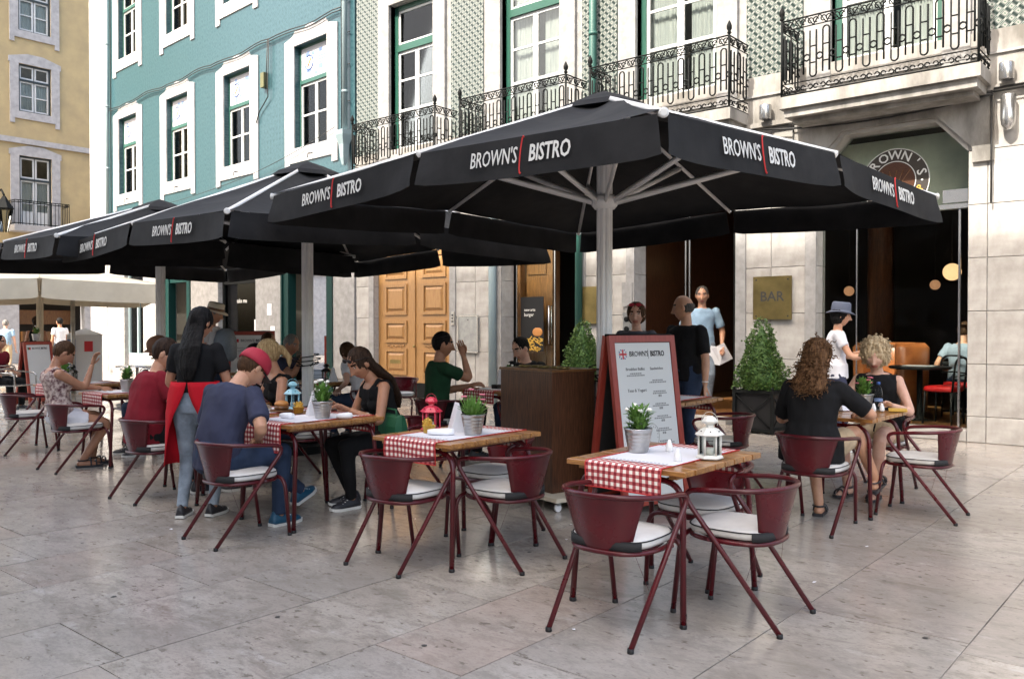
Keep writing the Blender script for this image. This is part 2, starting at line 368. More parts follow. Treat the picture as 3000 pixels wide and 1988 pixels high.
for c in cells:
    if c in vset: continue
    rest.box(c[0] + J, c[1] - J, c[2] + J, c[3] - J, -.05, random.uniform(-.001, .001)); tints += [random.random()] * 8
o = rest.build('distant_paving', 'paving_stone', ground, kind='stuff')
a = o.data.attributes.new('tint', 'FLOAT', 'POINT'); a.data.foreach_set('value', tints)

# ------------------------------------------------ tiled building (facade plane y = 12)
FY = 12.0
tb = thing('tiled_building', 'white and green azulejo tiled building with iron balconies above the bistro', 'building', (0, 0, 0))
XR, XL = 3.2, -14.63
OPEN = [(-14.03, -11.77, 0, 3.55), (-10.42, -8.68, 0, 3.75), (-7.53, -5.75, 0, 3.75), (-4.53, -2.6, .15, 4.11)]
piers = [(-14.63, -14.03), (-11.77, -11.1), (-11.1, -10.42), (-8.68, -8.1), (-8.1, -7.53), (-5.75, -5.2), (-5.2, -4.53), (-2.6, -2.38), (-2.38, -.9), (-.9, .6), (.6, 2.0), (2.0, 3.2)]
courses = [0, .33, .99, 1.66, 2.33, 3.0, 3.68, 4.38]
def block(x0, x1, z0, z1, y0=FY, y1=FY + .34, name='stone_block'):
    q = .003; mb = MB(); b = .006
    pts = []
    mb.box(x0 + q, x1 - q, y0 + b, y1, z0 + q, z1 - q)
    mb.add([(x0 + q + b, y0, z0 + q + b), (x1 - q - b, y0, z0 + q + b), (x1 - q - b, y0, z1 - q - b), (x0 + q + b, y0, z1 - q - b),
            (x0 + q, y0 + b, z0 + q), (x1 - q, y0 + b, z0 + q), (x1 - q, y0 + b, z1 - q), (x0 + q, y0 + b, z1 - q)],
           [(0, 1, 2, 3), (0, 4, 5, 1), (1, 5, 6, 2), (2, 6, 7, 3), (3, 7, 4, 0)])
    mb.v = [(x - x0, y - y0, z - z0) for x, y, z in mb.v]
    o = mb.build(name, 'stone', tb, (x0, y0, z0), fixn=False); return o
for i, (a, b) in enumerate(piers):
    for k, (z0, z1) in enumerate(zip(courses, courses[1:])):
        if b - a > 1.2 and k % 2: block(a, (a + b) / 2, z0, z1); block((a + b) / 2, b, z0, z1)
        else: block(a, b, z0, z1)
for a, b, z0, z1 in OPEN[:3]:
    for k in range(3): block(a + (b - a) * k / 3, a + (b - a) * (k + 1) / 3, z1, 4.38)
block(-4.53, -2.6, 0, .15, name='window_sill')
# chamfered head over the bistro window
for poly in ([(-4.53, 3.68), (-4.14, 4.11), (-4.14, 4.38), (-4.53, 4.38)], [(-2.6, 3.68), (-2.6, 4.38), (-2.99, 4.38), (-2.99, 4.11)], [(-4.14, 4.11), (-2.99, 4.11), (-2.99, 4.38), (-4.14, 4.38)]):
    MB().prism(poly, FY, FY + .34).build('lintel_stone', 'stone', tb)
# raised surround round the window, doors
s_ = MB(); s_.prism([(-4.72, 3.6), (-4.58, 3.6), (-4.58, 3.72), (-4.17, 4.16), (-2.96, 4.16), (-2.55, 3.72), (-2.55, 3.53), (-2.31, 3.53), (-2.31, 4.36), (-4.85, 4.36), (-4.85, 3.6)], FY - .05, FY - .002)
s_.build('window_surround', 'stone_dirty', tb)
for x in (-14.03, -11.77, -10.42, -8.68, -7.53, -5.75, -4.53):
    sgn = 1 if x in (-11.77, -8.68, -5.75) else -1
    MB().box(min(x, x + .16 * sgn), max(x, x + .16 * sgn), FY - .025, FY - .002, .02, 3.6).build('pilaster', 'stone_trim', tb)
MB().box(XL, XR, FY - .09, FY + .1, 4.383, 4.45).box(XL, XR, FY - .02, FY + .1, 4.452, 5.147).build('stone_band', 'stone_dirty', tb)
MB().box(XL, XR, FY - .05, FY - .022, 4.84, 4.87).build('band_moulding', 'stone_trim', tb)
# upper wall core with openings
WX = [(-13.52, -12.21), (-10.44, -9.06), (-7.51, -6.06), (-4.34, -2.91), (-1.2, .2)]
core = MB(); e = XL
for a, b in WX: core.box(e, a, FY + .03, FY + .3, 5.15, 12); e = b
core.box(e, XR, FY + .03, FY + .3, 5.15, 12)
for a, b in WX: core.box(a, b, FY + .03, FY + .3, 8.15, 12)
core.box(XL, XR, FY + .3, FY + 9, 10.2, 12).box(XL, XR, FY + 8.8, FY + 9, 0, 10.2).box(XL, XL + .2, FY + .4, FY + 8.8, 0, 10.2).box(XR - .2, XR, FY + .4, FY + 8.8, 0, 10.2).box(XL + .2, XR - .2, FY + .5, FY + 8.8, 4.2, 4.4)
core.build('wall_core', 'stone_trim', tb)
# azulejos
T = .143
tm = MB().add([(0, 0, 0), (T - .002, 0, 0), (T - .002, 0, T - .002), (0, 0, T - .002), (0, .02, 0), (T - .002, .02, 0), (T - .002, .02, T - .002), (0, .02, T - .002)],
              [(0, 1, 2, 3), (0, 4, 5, 1), (1, 5, 6, 2), (2, 6, 7, 3), (3, 7, 4, 0)], 0, uvs=[[(0, 0), (1, 0), (1, 1), (0, 1)]] + [[(0, 0)] * 4] * 4)
tme = tm.mesh('tile', 'azulejo', fixn=False)
blocked = [(a - .33, b + .33) for a, b in WX]; tiles = []
x = XL + .02
while x < XR - T:
    if not any(x + T > a and x < b for a, b in blocked):
        z = 5.15
        while z < 10.0: tiles.append((x, z)); z += T
    x += T
tiles.sort(key=lambda t: (0 if t[0] < -1.4 and t[1] < 8 else 1, t[0] ** 2 + (t[1] - 5) ** 2))
for x, z in tiles[:300]: mk('tile', tme, tb, (x, FY + .008 + random.uniform(0, .0015), z))
big = MB(); T2 = T - .002
for x, z in tiles[300:]:
    y = FY + .008 + random.uniform(0, .0015)
    big.add([(x, y, z), (x + T2, y, z), (x + T2, y, z + T2), (x, y, z + T2)], [(0, 1, 2, 3)], uvs=[[(0, 0), (1, 0), (1, 1), (0, 1)]])
big.build('distant_tiles', 'azulejo', tb, kind='stuff', fixn=False)
# french windows
def french(a, b, curtain, idx):
    w = MB()
    for x0, x1 in ((a - .33, a), (b, b + .33)): w.box(x0, x1, FY - .04, FY + .28, 4.72, 8.15)
    w.box(a - .33, b + .33, FY - .04, FY + .28, 8.152, 8.6)
    w.build('window_surround', 'stone_trim', tb)
    y0, y1 = FY + .14, FY + .22; f = MB()
    f.box(a, a + .1, y0, y1, 4.45, 8.15).box(b - .1, b, y0, y1, 4.45, 8.15).box(a + .1, b - .1, y0, y1, 8.05, 8.15).box(a + .1, b - .1, y0 - .02, y1, 7.2, 7.34)
    fr = f.build('window', 'green_paint', tb)
    m = (a + b) / 2; y2, y3 = FY + .16, FY + .2
    for x0, x1 in ((a + .1, m - .003), (m + .003, b - .1)):
        l = MB(); l.box(x0, x0 + .055, y2, y3, 4.47, 7.2).box(x1 - .055, x1, y2, y3, 4.47, 7.2)
        for z0, z1 in ((4.47, 5.22), (5.95, 6.0), (6.58, 6.62), (7.14, 7.2)): l.box(x0 + .055, x1 - .055, y2 + .002, y3 - .002, z0, z1)
        l.box(x0 + .1, x1 - .1, y2 - .012, y2, 4.55, 5.12)
        l.build('window_leaf', 'white_paint', fr)
        for z0, z1 in ((5.22, 5.95), (6.0, 6.58), (6.62, 7.14)): MB().box(x0 + .055, x1 - .055, y2 + .015, y2 + .02, z0, z1).build('pane', 'grey_glass', fr)
    l = MB().box(a + .1, b - .1, y2, y3, 7.34, 7.39).box(a + .1, b - .1, y2, y3, 8.0, 8.05).box(a + .1, a + .15, y2, y3, 7.39, 8.0).box(b - .15, b - .1, y2, y3, 7.39, 8.0)
    if curtain: l.box(m - .03, m + .03, y2, y3, 7.39, 8.0)
    l.build('transom', 'white_paint', fr); MB().box(a + .15, b - .15, y2 + .015, y2 + .02, 7.39, 8.0).build('pane', 'grey_glass', fr)
    bk = MB().box(a - .2, b + .2, FY + 1.2, FY + 1.25, 4.4, 8.3); bk.build('room_wall', 'room_grey', tb)
    if curtain:
        for x0, x1 in ((a + .1, m - .12), (m + .12, b - .1)):
            c = MB(); n = 40; row = [(x0 + (x1 - x0) * i / n, FY + .3 + .022 * math.sin(i * 1.9) + .01 * math.sin(i * .7)) for i in range(n + 1)]
            c.add([(x, y, 4.5) for x, y in row] + [(x, y, 8.0) for x, y in row], [(i, i + 1, n + 2 + i, n + 1 + i) for i in range(n)], smooth=True); c.build('curtain', 'curtain', fr, fixn=False)
for i, (a, b) in enumerate(WX): french(a, b, i != 0, i)
# balconies
def rail_panel(n, w, h):
    """wrought-iron panel n modules wide, in xz, starting at x=0"""
    mb = MB(); r = .012; W = n * w
    for z in (.02, .17, h - .13, h): mb.tube([(0, 0, z), (W, 0, z)], .011 if z in (.02, h) else .008, 6)
    for i in range(n):
        x = i * w; c = x + w / 2
        up = i % 2
        z0, z1 = .17 + w / 2, h - .13 - w / 2
        q = w * .5
        if up: mb.tube([(c - q / 2, 0, .26)] + [(c - q / 2, 0, z1)] + arc((c, z1), q / 2, 180, 0, 6)[1:] + [(c + q / 2, 0, .26)], r, 4)
        else: mb.tube([(c - q / 2, 0, h - .2)] + [(c - q / 2, 0, z0)] + arc((c, z0), q / 2, 180, 360, 6)[1:] + [(c + q / 2, 0, h - .2)], r, 4)
        mb.tube(arc((x + w, .17 + (h - .3) * .42), w * .25, 0, 360, 8)[:-1], r, 4, closed=True)
        for s in (-1, 1):
            mb.tube(arc((c + s * w * .22, .085), w * .17, 90 - s * 90, 90 + s * 200, 8), r * .8, 4)
            mb.tube(arc((c + s * w * .2, h - .065), .035, 0, 300, 7), r * .7, 4)
        mb.tube([(c, 0, h - .13), (x, 0, h)], r * .7, 4); mb.tube([(c, 0, h - .13), (x + w, 0, h)], r * .7, 4)
        mb.tube([(c - w * .2, 0, .62), (c + w * .2, 0, .62)], r * .9, 4); mb.tube([(c - w * .2, 0, .4), (c + w * .2, 0, .4)], r * .9, 4)
    return mb
RP = rail_panel(14, 2.42 / 14, 1.03).mesh('railing', 'iron'); RS = rail_panel(3, .2, 1.03).mesh('railing', 'iron')
for cx in (-12.75, -9.68, -6.77, -3.57, -.5):
    hw = 1.24; z = 4.6; y0 = 11.33
    b = MB().box(cx - hw, cx + hw, y0, FY - .1, z - .16, z).box(cx - hw + .05, cx + hw - .05, y0 + .06, FY - .1, z - .27, z - .162).box(cx - hw + .12, cx + hw - .12, y0 + .2, FY - .1, z - .33, z - .272)
    bal = b.build('balcony', 'stone_dirty', tb)
    mk('railing', RP, bal, (cx - 1.21, y0 + .03, z))
    mk('railing', RS, bal, (cx - 1.21, y0 + .04, z), (0, 0, R(90))); mk('railing', RS, bal, (cx + 1.21, y0 + .04, z), (0, 0, R(90)))
    for s in (-1, 1):
        MB().tube([(cx + s * 1.21, y0 + .03, z - .05), (cx + s * 1.21, y0 + .03, z + 1.05)], .017, 6).lathe([(.01, 0), (.035, .02), (.02, .05), (.038, .08), (.04, .12), (.02, .17), (.004, .2)], 8, c=(cx + s * 1.21, y0 + .03, z + 1.04)).build('post', 'iron', bal)
# pipes, lamps, cables on the facade
p = MB().tube([(-8.31, FY - .09, 12), (-8.31, FY - .09, 4.3), (-8.6, FY - .09, 3.9), (-8.6, FY - .09, .1)], .065, 10)
for z in (6.4, 8.2): p.lathe([(.075, -.03), (.075, .03)], 10, c=(-8.31, FY - .09, z))
p.build('drainpipe', 'pipe_green', tb)
p = MB().tube([(-10.58, FY - .09, 4.3), (-10.58, FY - .09, .05)], .075, 10); p.build('drainpipe', 'pipe_grey', tb)
for x in (-5.24, -2.16):
    u = MB().lathe([(.08, 0), (.085, .01), (.085, .2), (.08, .21)], 16, c=(x, FY - .13, 4.47)); u.build('wall_light', 'steel', tb)
u = MB().lathe([(.03, -.12), (.075, -.05), (.085, .02), (.085, .3), (.08, .31)], 16, c=(-2.14, FY - .12, 3.98)); u.build('wall_light', 'steel', tb)
def sag(a, b, d, n=10): return [(a[0] + (b[0] - a[0]) * t, a[1] + (b[1] - a[1]) * t, a[2] + (b[2] - a[2]) * t - d * 4 * t * (1 - t)) for t in [i / n for i in range(n + 1)]]
c = MB(); c.tube(sag((-5.3, 11.9, 4.34), (-2.3, 11.88, 4.33), .10), .012, 5).tube(sag((-4.9, 11.9, 4.36), (-2.3, 11.9, 4.36), .04), .01, 5).tube([(-2.33, FY - .07, 4.4), (-2.33, FY - .07, 3.0)], .012, 5).tube([(-4.85, FY - .065, 4.4), (-4.85, FY - .065, 3.6)], .01, 5)
c.tube([(-2.3, FY - .1, 4.4), (3, FY - .1, 4.5)], .012, 5).tube([(-2.3, FY - .11, 4.36), (3, FY - .11, 4.45)], .01, 5)
c.build('facade_cable', 'cable', tb)
# signs on the piers
pl = MB().box(-5.45, -4.87, FY - .06, FY - .03, 1.57, 2.2); plq = pl.build('brass_plaque', 'brass', label='square brass plaque reading BAR on the stone pier right of the doorway', cat='sign')
write('BAR', .2, 'letter_black', plq, (-5.16, FY - .063, 1.9), (R(90), 0, 0), .0012)
for x in (-5.4, -4.92):
    for z in (1.62, 2.15): MB().lathe([(.012, 0), (.012, .006)], 8).build('screw', 'letter_black', plq, (x, FY - .061, z), (R(90), 0, 0))
pl = MB().box(-8.6, -8.02, FY - .06, FY - .03, 1.52, 2.15); plq = pl.build('brass_plaque', 'brass', label='brass plaque on the pier left of the doorway, half hidden by the umbrella pole', cat='sign')
for x in (-8.55, -8.07):
    for z in (1.57, 2.1): MB().lathe([(.012, 0), (.012, .006)], 8).build('screw', 'letter_black', plq, (x, FY - .061, z), (R(90), 0, 0))
e = thing('entry_panel', 'pale notice and two round intercom buttons on the pier beside the doorway', 'intercom', (-7.66, FY - .03, 1.45))
MB().box(-.1, .1, -.012, 0, .35, .75).build('notice', 'stone_trim', e); MB().box(-.08, .08, -.016, 0, -.12, .25).build('plate', 'zinc', e)
for z in (-.02, .14): MB().lathe([(.045, 0), (.045, .014), (.03, .02)], 14).build('button', 'iron', e, (0, -.017, z), (R(90), 0, 0))
e = thing('meter_hatch', 'scratched metal meter hatch set in the stone beside the wooden door', 'hatch', (-11.25, FY - .03, 1.0))
MB().box(-.24, .24, -.014, 0, 0, .66).build('plate', 'zinc', e)
MB().box(-.26, .26, -.024, 0, .66, .69).box(-.26, .26, -.024, 0, -.03, 0).box(-.26, -.24, -.024, 0, 0, .66).box(.24, .26, -.024, 0, 0, .66).build('frame', 'steel', e)
MB().lathe([(.012, 0), (.012, .01)], 8).build('lock', 'letter_black', e, (0, -.014, .6), (R(90), 0, 0))
e = thing('door_intercom', 'narrow steel intercom panel beside the wooden double door', 'intercom', (-11.66, FY - .03, 1.62))
MB().box(-.045, .045, -.02, 0, -.12, .14).build('plate', 'steel', e)
for z in (-.06, 0, .06): MB().box(-.02, .02, -.026, -.02, z, z + .03).build('button', 'black_plastic', e)
# wooden double door
wd = thing('wooden_door', 'light oak double door with raised panels and a dark metal kick plate', 'door', (-12.9, FY + .12, 0))
for s in (-1, 1):
    x0, x1 = (-1.13, -.006) if s < 0 else (.006, 1.13)
    lf = MB().box(x0, x1, 0, .05, .32, 3.55).build('door_leaf', 'oak', wd)
    MB().box(x0, x1, -.025, 0, .03, .32).build('kick_plate', 'iron', wd)
    xm, hw = (x0 + x1) / 2, .34
    for z0, z1 in ((.5, .98), (1.17, 1.57), (1.75, 2.33), (2.5, 2.95), (3.1, 3.45)):
        m_ = MB()
        for a_, b_, c_, d_ in ((xm - hw, xm + hw, z0 - .03, z0 + .03), (xm - hw, xm + hw, z1 - .03, z1 + .03), (xm - hw, xm - hw + .06, z0 + .03, z1 - .03), (xm + hw - .06, xm + hw, z0 + .03, z1 - .03)): m_.box(a_, b_, -.03, -.001, c_, d_)
        m_.build('panel_moulding', 'oak', lf)
        a, b, c_, d = xm - hw + .085, xm + hw - .085, z0 + .055, z1 - .055; k = .05
        MB().add([(a, -.001, c_), (b, -.001, c_), (b, -.001, d), (a, -.001, d), (a + k, -.03, c_ + k), (b - k, -.03, c_ + k), (b - k, -.03, d - k), (a + k, -.03, d - k)], [(4, 5, 6, 7), (0, 1, 5, 4), (1, 2, 6, 5), (2, 3, 7, 6), (3, 0, 4, 7)]).build('panel', 'oak', lf, fixn=False)
    orn = MB()
    for k in range(7): orn.ball((xm - .24 + k * .08, -.012, 1.07 + .01 * (-1) ** k), (.03, .018, .014), 8, 5)
    orn.build('carved_ornament', 'oak', lf)
    if s < 0: MB().box(xm - .16, xm + .16, -.036, -.03, .7, .78).build('letter_slot', 'brass', wd)
MB().box(-.03, .03, -.03, 0, .33, 3.55).build('astragal', 'oak', wd)
MB().lathe([(.012, 0), (.012, .03), (.028, .035), (.028, .06), (.01, .07)], 10).build('door_knob', 'brass', wd, (.05, -.03, 1.07), (R(90), 0, 0))
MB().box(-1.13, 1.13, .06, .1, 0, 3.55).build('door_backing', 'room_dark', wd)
# ------------------------------------------------ bistro interior
rm = thing('bistro_interior', 'dark panelled bistro dining room seen through the open doorway and windows', 'room', (0, 0, 0))
MB().box(-11.3, -2.35, FY + .345, FY + 6.5, .0, .15).box(-10.42, -8.68, FY + .02, FY + .34, 0, .15).box(-7.53, -5.8, FY + .02, FY + .34, 0, .15).build('floor', 'brown_wood', rm)
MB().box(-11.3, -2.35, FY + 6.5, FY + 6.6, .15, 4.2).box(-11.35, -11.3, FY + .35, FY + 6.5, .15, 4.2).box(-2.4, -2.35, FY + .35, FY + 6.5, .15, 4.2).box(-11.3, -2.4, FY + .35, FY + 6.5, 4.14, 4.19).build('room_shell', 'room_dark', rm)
MB().box(-8.05, -7.95, FY + .4, FY + 5.5, .15, 4.1).build('partition', 'dark_brown_wood', rm)
MB().lathe([(.2, .15), (.2, 3.3), (.27, 3.35), (.27, 3.5), (.2, 3.5), (.2, 4.1)], 20, c=(-4.45, FY + 2.6, 0)).build('column', 'dark_brown_wood', rm)
MB().box(-10.35, -9.7, FY + .55, FY + .7, .15, 3.9).box(-10.4, -10.3, FY + .4, FY + .55, .15, 3.9).box(-9.7, -9.62, FY + .5, FY + .72, .15, 3.9).build('wall_panelling', 'brown_wood', rm)
for z0, z1 in ((.5, 1.1), (2.45, 3.1)): MB().box(-10.25, -9.8, FY + .53, FY + .55, z0, z1).build('panel', 'brown_wood', rm)
for i, (x0, x1, z0, z1) in enumerate(((-9.3, -8.7, 2.15, 2.8), (-9.4, -9.05, 1.55, 1.98))):
    f = thing('picture', ('large dim framed picture high inside the left bistro window', 'small dim framed picture below a larger one inside the left bistro window')[i], 'picture', (x0, FY + 1.45, z0))
    w, h = x1 - x0, z1 - z0
    MB().box(0, w, 0, .02, 0, .03).box(0, w, 0, .02, h - .03, h).box(0, .03, 0, .02, .03, h - .03).box(w - .03, w, 0, .02, .03, h - .03).build('frame', 'stone_dirty', f); MB().box(.03, w - .03, .01, .02, .03, h - .03).build('print', 'room_grey', f)
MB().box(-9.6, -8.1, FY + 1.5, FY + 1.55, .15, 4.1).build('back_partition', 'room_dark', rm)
# glass fronts
def glassfront(x0, x1, z0, z1, y, handle=None, label=''):
    t = thing('glass_door' if handle else 'shop_window', label, 'door' if handle else 'window', (0, y, 0))
    MB().box(x0, x1, -.006, .006, z0, z1).build('pane', 'clear_glass', t)
    MB().box(x0 - .02, x0, -.012, .012, z0, z1).box(x1, x1 + .02, -.012, .012, z0, z1).build('edge_strip', 'steel', t)
    if handle:
        for s in (-1, 1):
            MB().tube([(handle, s * .04, 1.15), (handle, s * .04, 1.85)], .013, 8).tube([(handle, 0, 1.25), (handle, s * .04, 1.25)], .008, 6).tube([(handle, 0, 1.75), (handle, s * .04, 1.75)], .008, 6).build('handle', 'steel', t)
    return t
gl = glassfront(-10.3, -9.42, .152, 3.7, FY + .3, -9.52, 'frameless glass door with long steel handles and a burger poster')
po = MB().box(-10.2, -9.66, -.02, -.012, 1.02, 2.02).build('poster', 'black_plastic', gl)
write('new arts', .075, 'letter_white', po, (-9.98, -.024, 1.78), (R(90), 0, 0), .0008); write('burger', .085, 'letter_white', po, (-10.0, -.024, 1.69), (R(90), 0, 0), .0008)
fr = MB()
for k in range(46):
    x, z = -10.18 + random.random() * .48, 1.04 + random.random() * .22; a = random.uniform(-.9, .9)
    fr.box(-.055, .055, -.004, .004, -.007, .007, mt=Matrix.Translation((x, -.028, z)) @ Matrix.Rotation(a, 4, 'Y'))
fr.build('printed_fries', 'fries', po)
MB().ball((-9.80, -.02, 1.37), (.12, .008, .085), 14, 8).build('printed_bun', 'bun', po)
arch = thing('shop_window', 'tall bistro window with chamfered head and round painted logo', 'window', (0, FY + .25, 0))
MB().prism([(-4.53, .152), (-2.62, .152), (-2.62, 3.68), (-3.0, 4.10), (-4.13, 4.10), (-4.53, 3.66)], -.006, .006).build('pane', 'clear_glass', arch)
MB().box(-4.53, -2.62, -.02, .02, 3.02, 3.06).box(-4.06, -4.045, -.015, .015, .152, 3.02).box(-2.76, -2.735, -.02, .02, .152, 3.02).build('glazing_bar', 'steel', arch)
MB().box(-2.95, -2.65, -.03, .0, 3.08, 3.25).box(-2.98, -2.64, -.04, .0, 3.0, 3.06).build('patch_fitting', 'steel', arch)
MB().box(-4.53, -2.62, .5, .54, 3.06, 4.12).build('blind', 'fanlight', arch)
# round logo on the glass
lg = MB().lathe([(.43, 0), (.43, .004)], 40).build('logo_ring', 'room_dark', arch, (-3.55, -.012, 3.44), (R(90), 0, 0))
for r0, r1 in ((.43, .44), (.26, .27)):
    rg = MB(); rg.loft([[(r * math.cos(2 * math.pi * k / 48), r * math.sin(2 * math.pi * k / 48), z) for k in range(48)] for r, z in ((r0, .0045), (r1, .0045), (r1, .008), (r0, .008))], closed=True, smooth=False)
    rg.build('logo_line', 'letter_white', lg)
MB().lathe([(.255, .005), (.255, .007)], 32).build('logo_centre', 'dark_brown_wood', lg)
for k in range(5): MB().tube([(-.15 + .07 * k, -.12, .012), (-.1 + .05 * k, 0, .012), (-.16 + .09 * k, .14, .012)], .006, 4).build('logo_stroke', 'brown_wood', lg)
for i, ch in enumerate("BROWN'S"):
    a = R(165 - i * 25); write(ch, .17, 'letter_white', lg, (.345 * math.cos(a), .345 * math.sin(a), .008), (0, 0, a - R(90)), .002)
for i, ch in enumerate("COFFEE SHOP"):
    if ch != ' ': a = R(205 + i * 13.5); write(ch, .12, 'orange_print', lg, (.345 * math.cos(a), .345 * math.sin(a), .008), (0, 0, a + R(90)), .002)
for a in (R(183), R(-3)): MB().ball((.345 * math.cos(a), .345 * math.sin(a), .008), (.016, .016, .004), 8, 4).build('logo_dot', 'letter_white', lg)
dr = glassfront(-6.75, -6.7, .152, 3.7, FY + .3, -6.8, 'narrow glass side panel with steel handle in the dark doorway')
MB().box(-5.79, -5.751, .0, .3, .0, 3.75).build('jamb', 'iron', rm, (0, FY, 0))
MB().box(-7.53, -5.79, -.25, .0, .0, .1).build('door_step', 'stone', tb, (0, FY, 0))
# globes and spots
for i, (x, y, z, r, m) in enumerate(((-4.62, 3.3, 2.18, .085, 'globe_dim'), (-3.75, 3.1, 2.15, .08, 'globe_dim'), (-3.15, 1.6, 2.26, .125, 'globe'), (-2.6, 1.4, 2.34, .12, 'globe'), (-5.4, 3.9, 2.12, .09, 'globe_dim'))):
    t = thing('globe_lamp', ('dim orange globe lamp left of the column in the bistro window', 'dim orange globe lamp right of the column in the bistro window', 'brightest round globe lamp in the bistro window', 'globe lamp at the right edge of the bistro window', 'faint globe lamp farthest left in the bistro window')[i], 'lamp', (x, FY + y, z), group='globe lamps in the bistro')
    MB().ball((0, 0, 0), r, 20, 14).build('globe', m, t); MB().tube([(0, 0, r), (0, 0, 4.12 - z)], .004, 5).build('cord', 'cable', t)
for i, (x, y) in enumerate(((-6.6, 3.5), (-6.25, 3.4), (-4.1, 2.2))):
    MB().ball((0, 0, 0), (.06, .06, .018), 10, 6).build('ceiling_spot', 'spot', None, (x, FY + y, 2.72 if i < 2 else 3.15), label=('left of two small lit spots inside the doorway', 'right of two small lit spots inside the doorway', 'tiny lit spot above the column in the bistro window')[i], cat='lamp', group='lit spots in the bistro')
# ------------------------------------------------ teal building (local x runs left from the joint, facade faces -y)
TA = R(3.3)
tl = thing('teal_building', 'teal tiled building with white window surrounds left of the azulejo building', 'building', (-14.66, 12.0, 0), math.pi - TA)
# in this frame +x = leftwards along the facade, outward normal = +y
W_ = 14.9; WC = (1.69, 5.09, 8.48, 11.9); GO = [(.8, 2.95, 'door'), (4.16, 6.1, 'shop'), (7.67, 9.36, 'door'), (10.8, 12.2, 'shop')]
w = MB(); e = .0
for c in WC: w.box(e, c - .675, -.3, 0, 4.6, 13); e = c + .675
w.box(e, 13.5, -.3, 0, 4.6, 13)
for c in WC: w.box(c - .675, c + .675, -.3, 0, 4.6, 5.68).box(c - .675, c + .675, -.3, 0, 8.08, 9.95).box(c - .675, c + .675, -.3, 0, 12.35, 13)
w.build('tiled_wall', 'teal_tiles', tl)
MB().box(0, W_, -8, -.5, 9, 13).box(0, .2, -8, -.5, 0, 9).box(W_ - .2, W_, -8, -.3, 0, 13).build('wall_core', 'white_trim', tl)
g_ = MB(); e = 0
for a, b, k in GO: g_.box(e, a, -.35, .03, 0, 4.4); g_.box(a, b, -.35, .03, 3.6, 4.4); e = b
g_.box(e, 13.5, -.35, .03, 0, 4.4); g_.build('ground_floor_wall', 'stone_trim', tl)
MB().box(0, 13.5, -.3, .1, 4.402, 4.598).build('cornice', 'white_trim', tl)
MB().box(13.502, W_, -.3, .05, 0, 13).build('corner_pilaster', 'white_trim', tl)
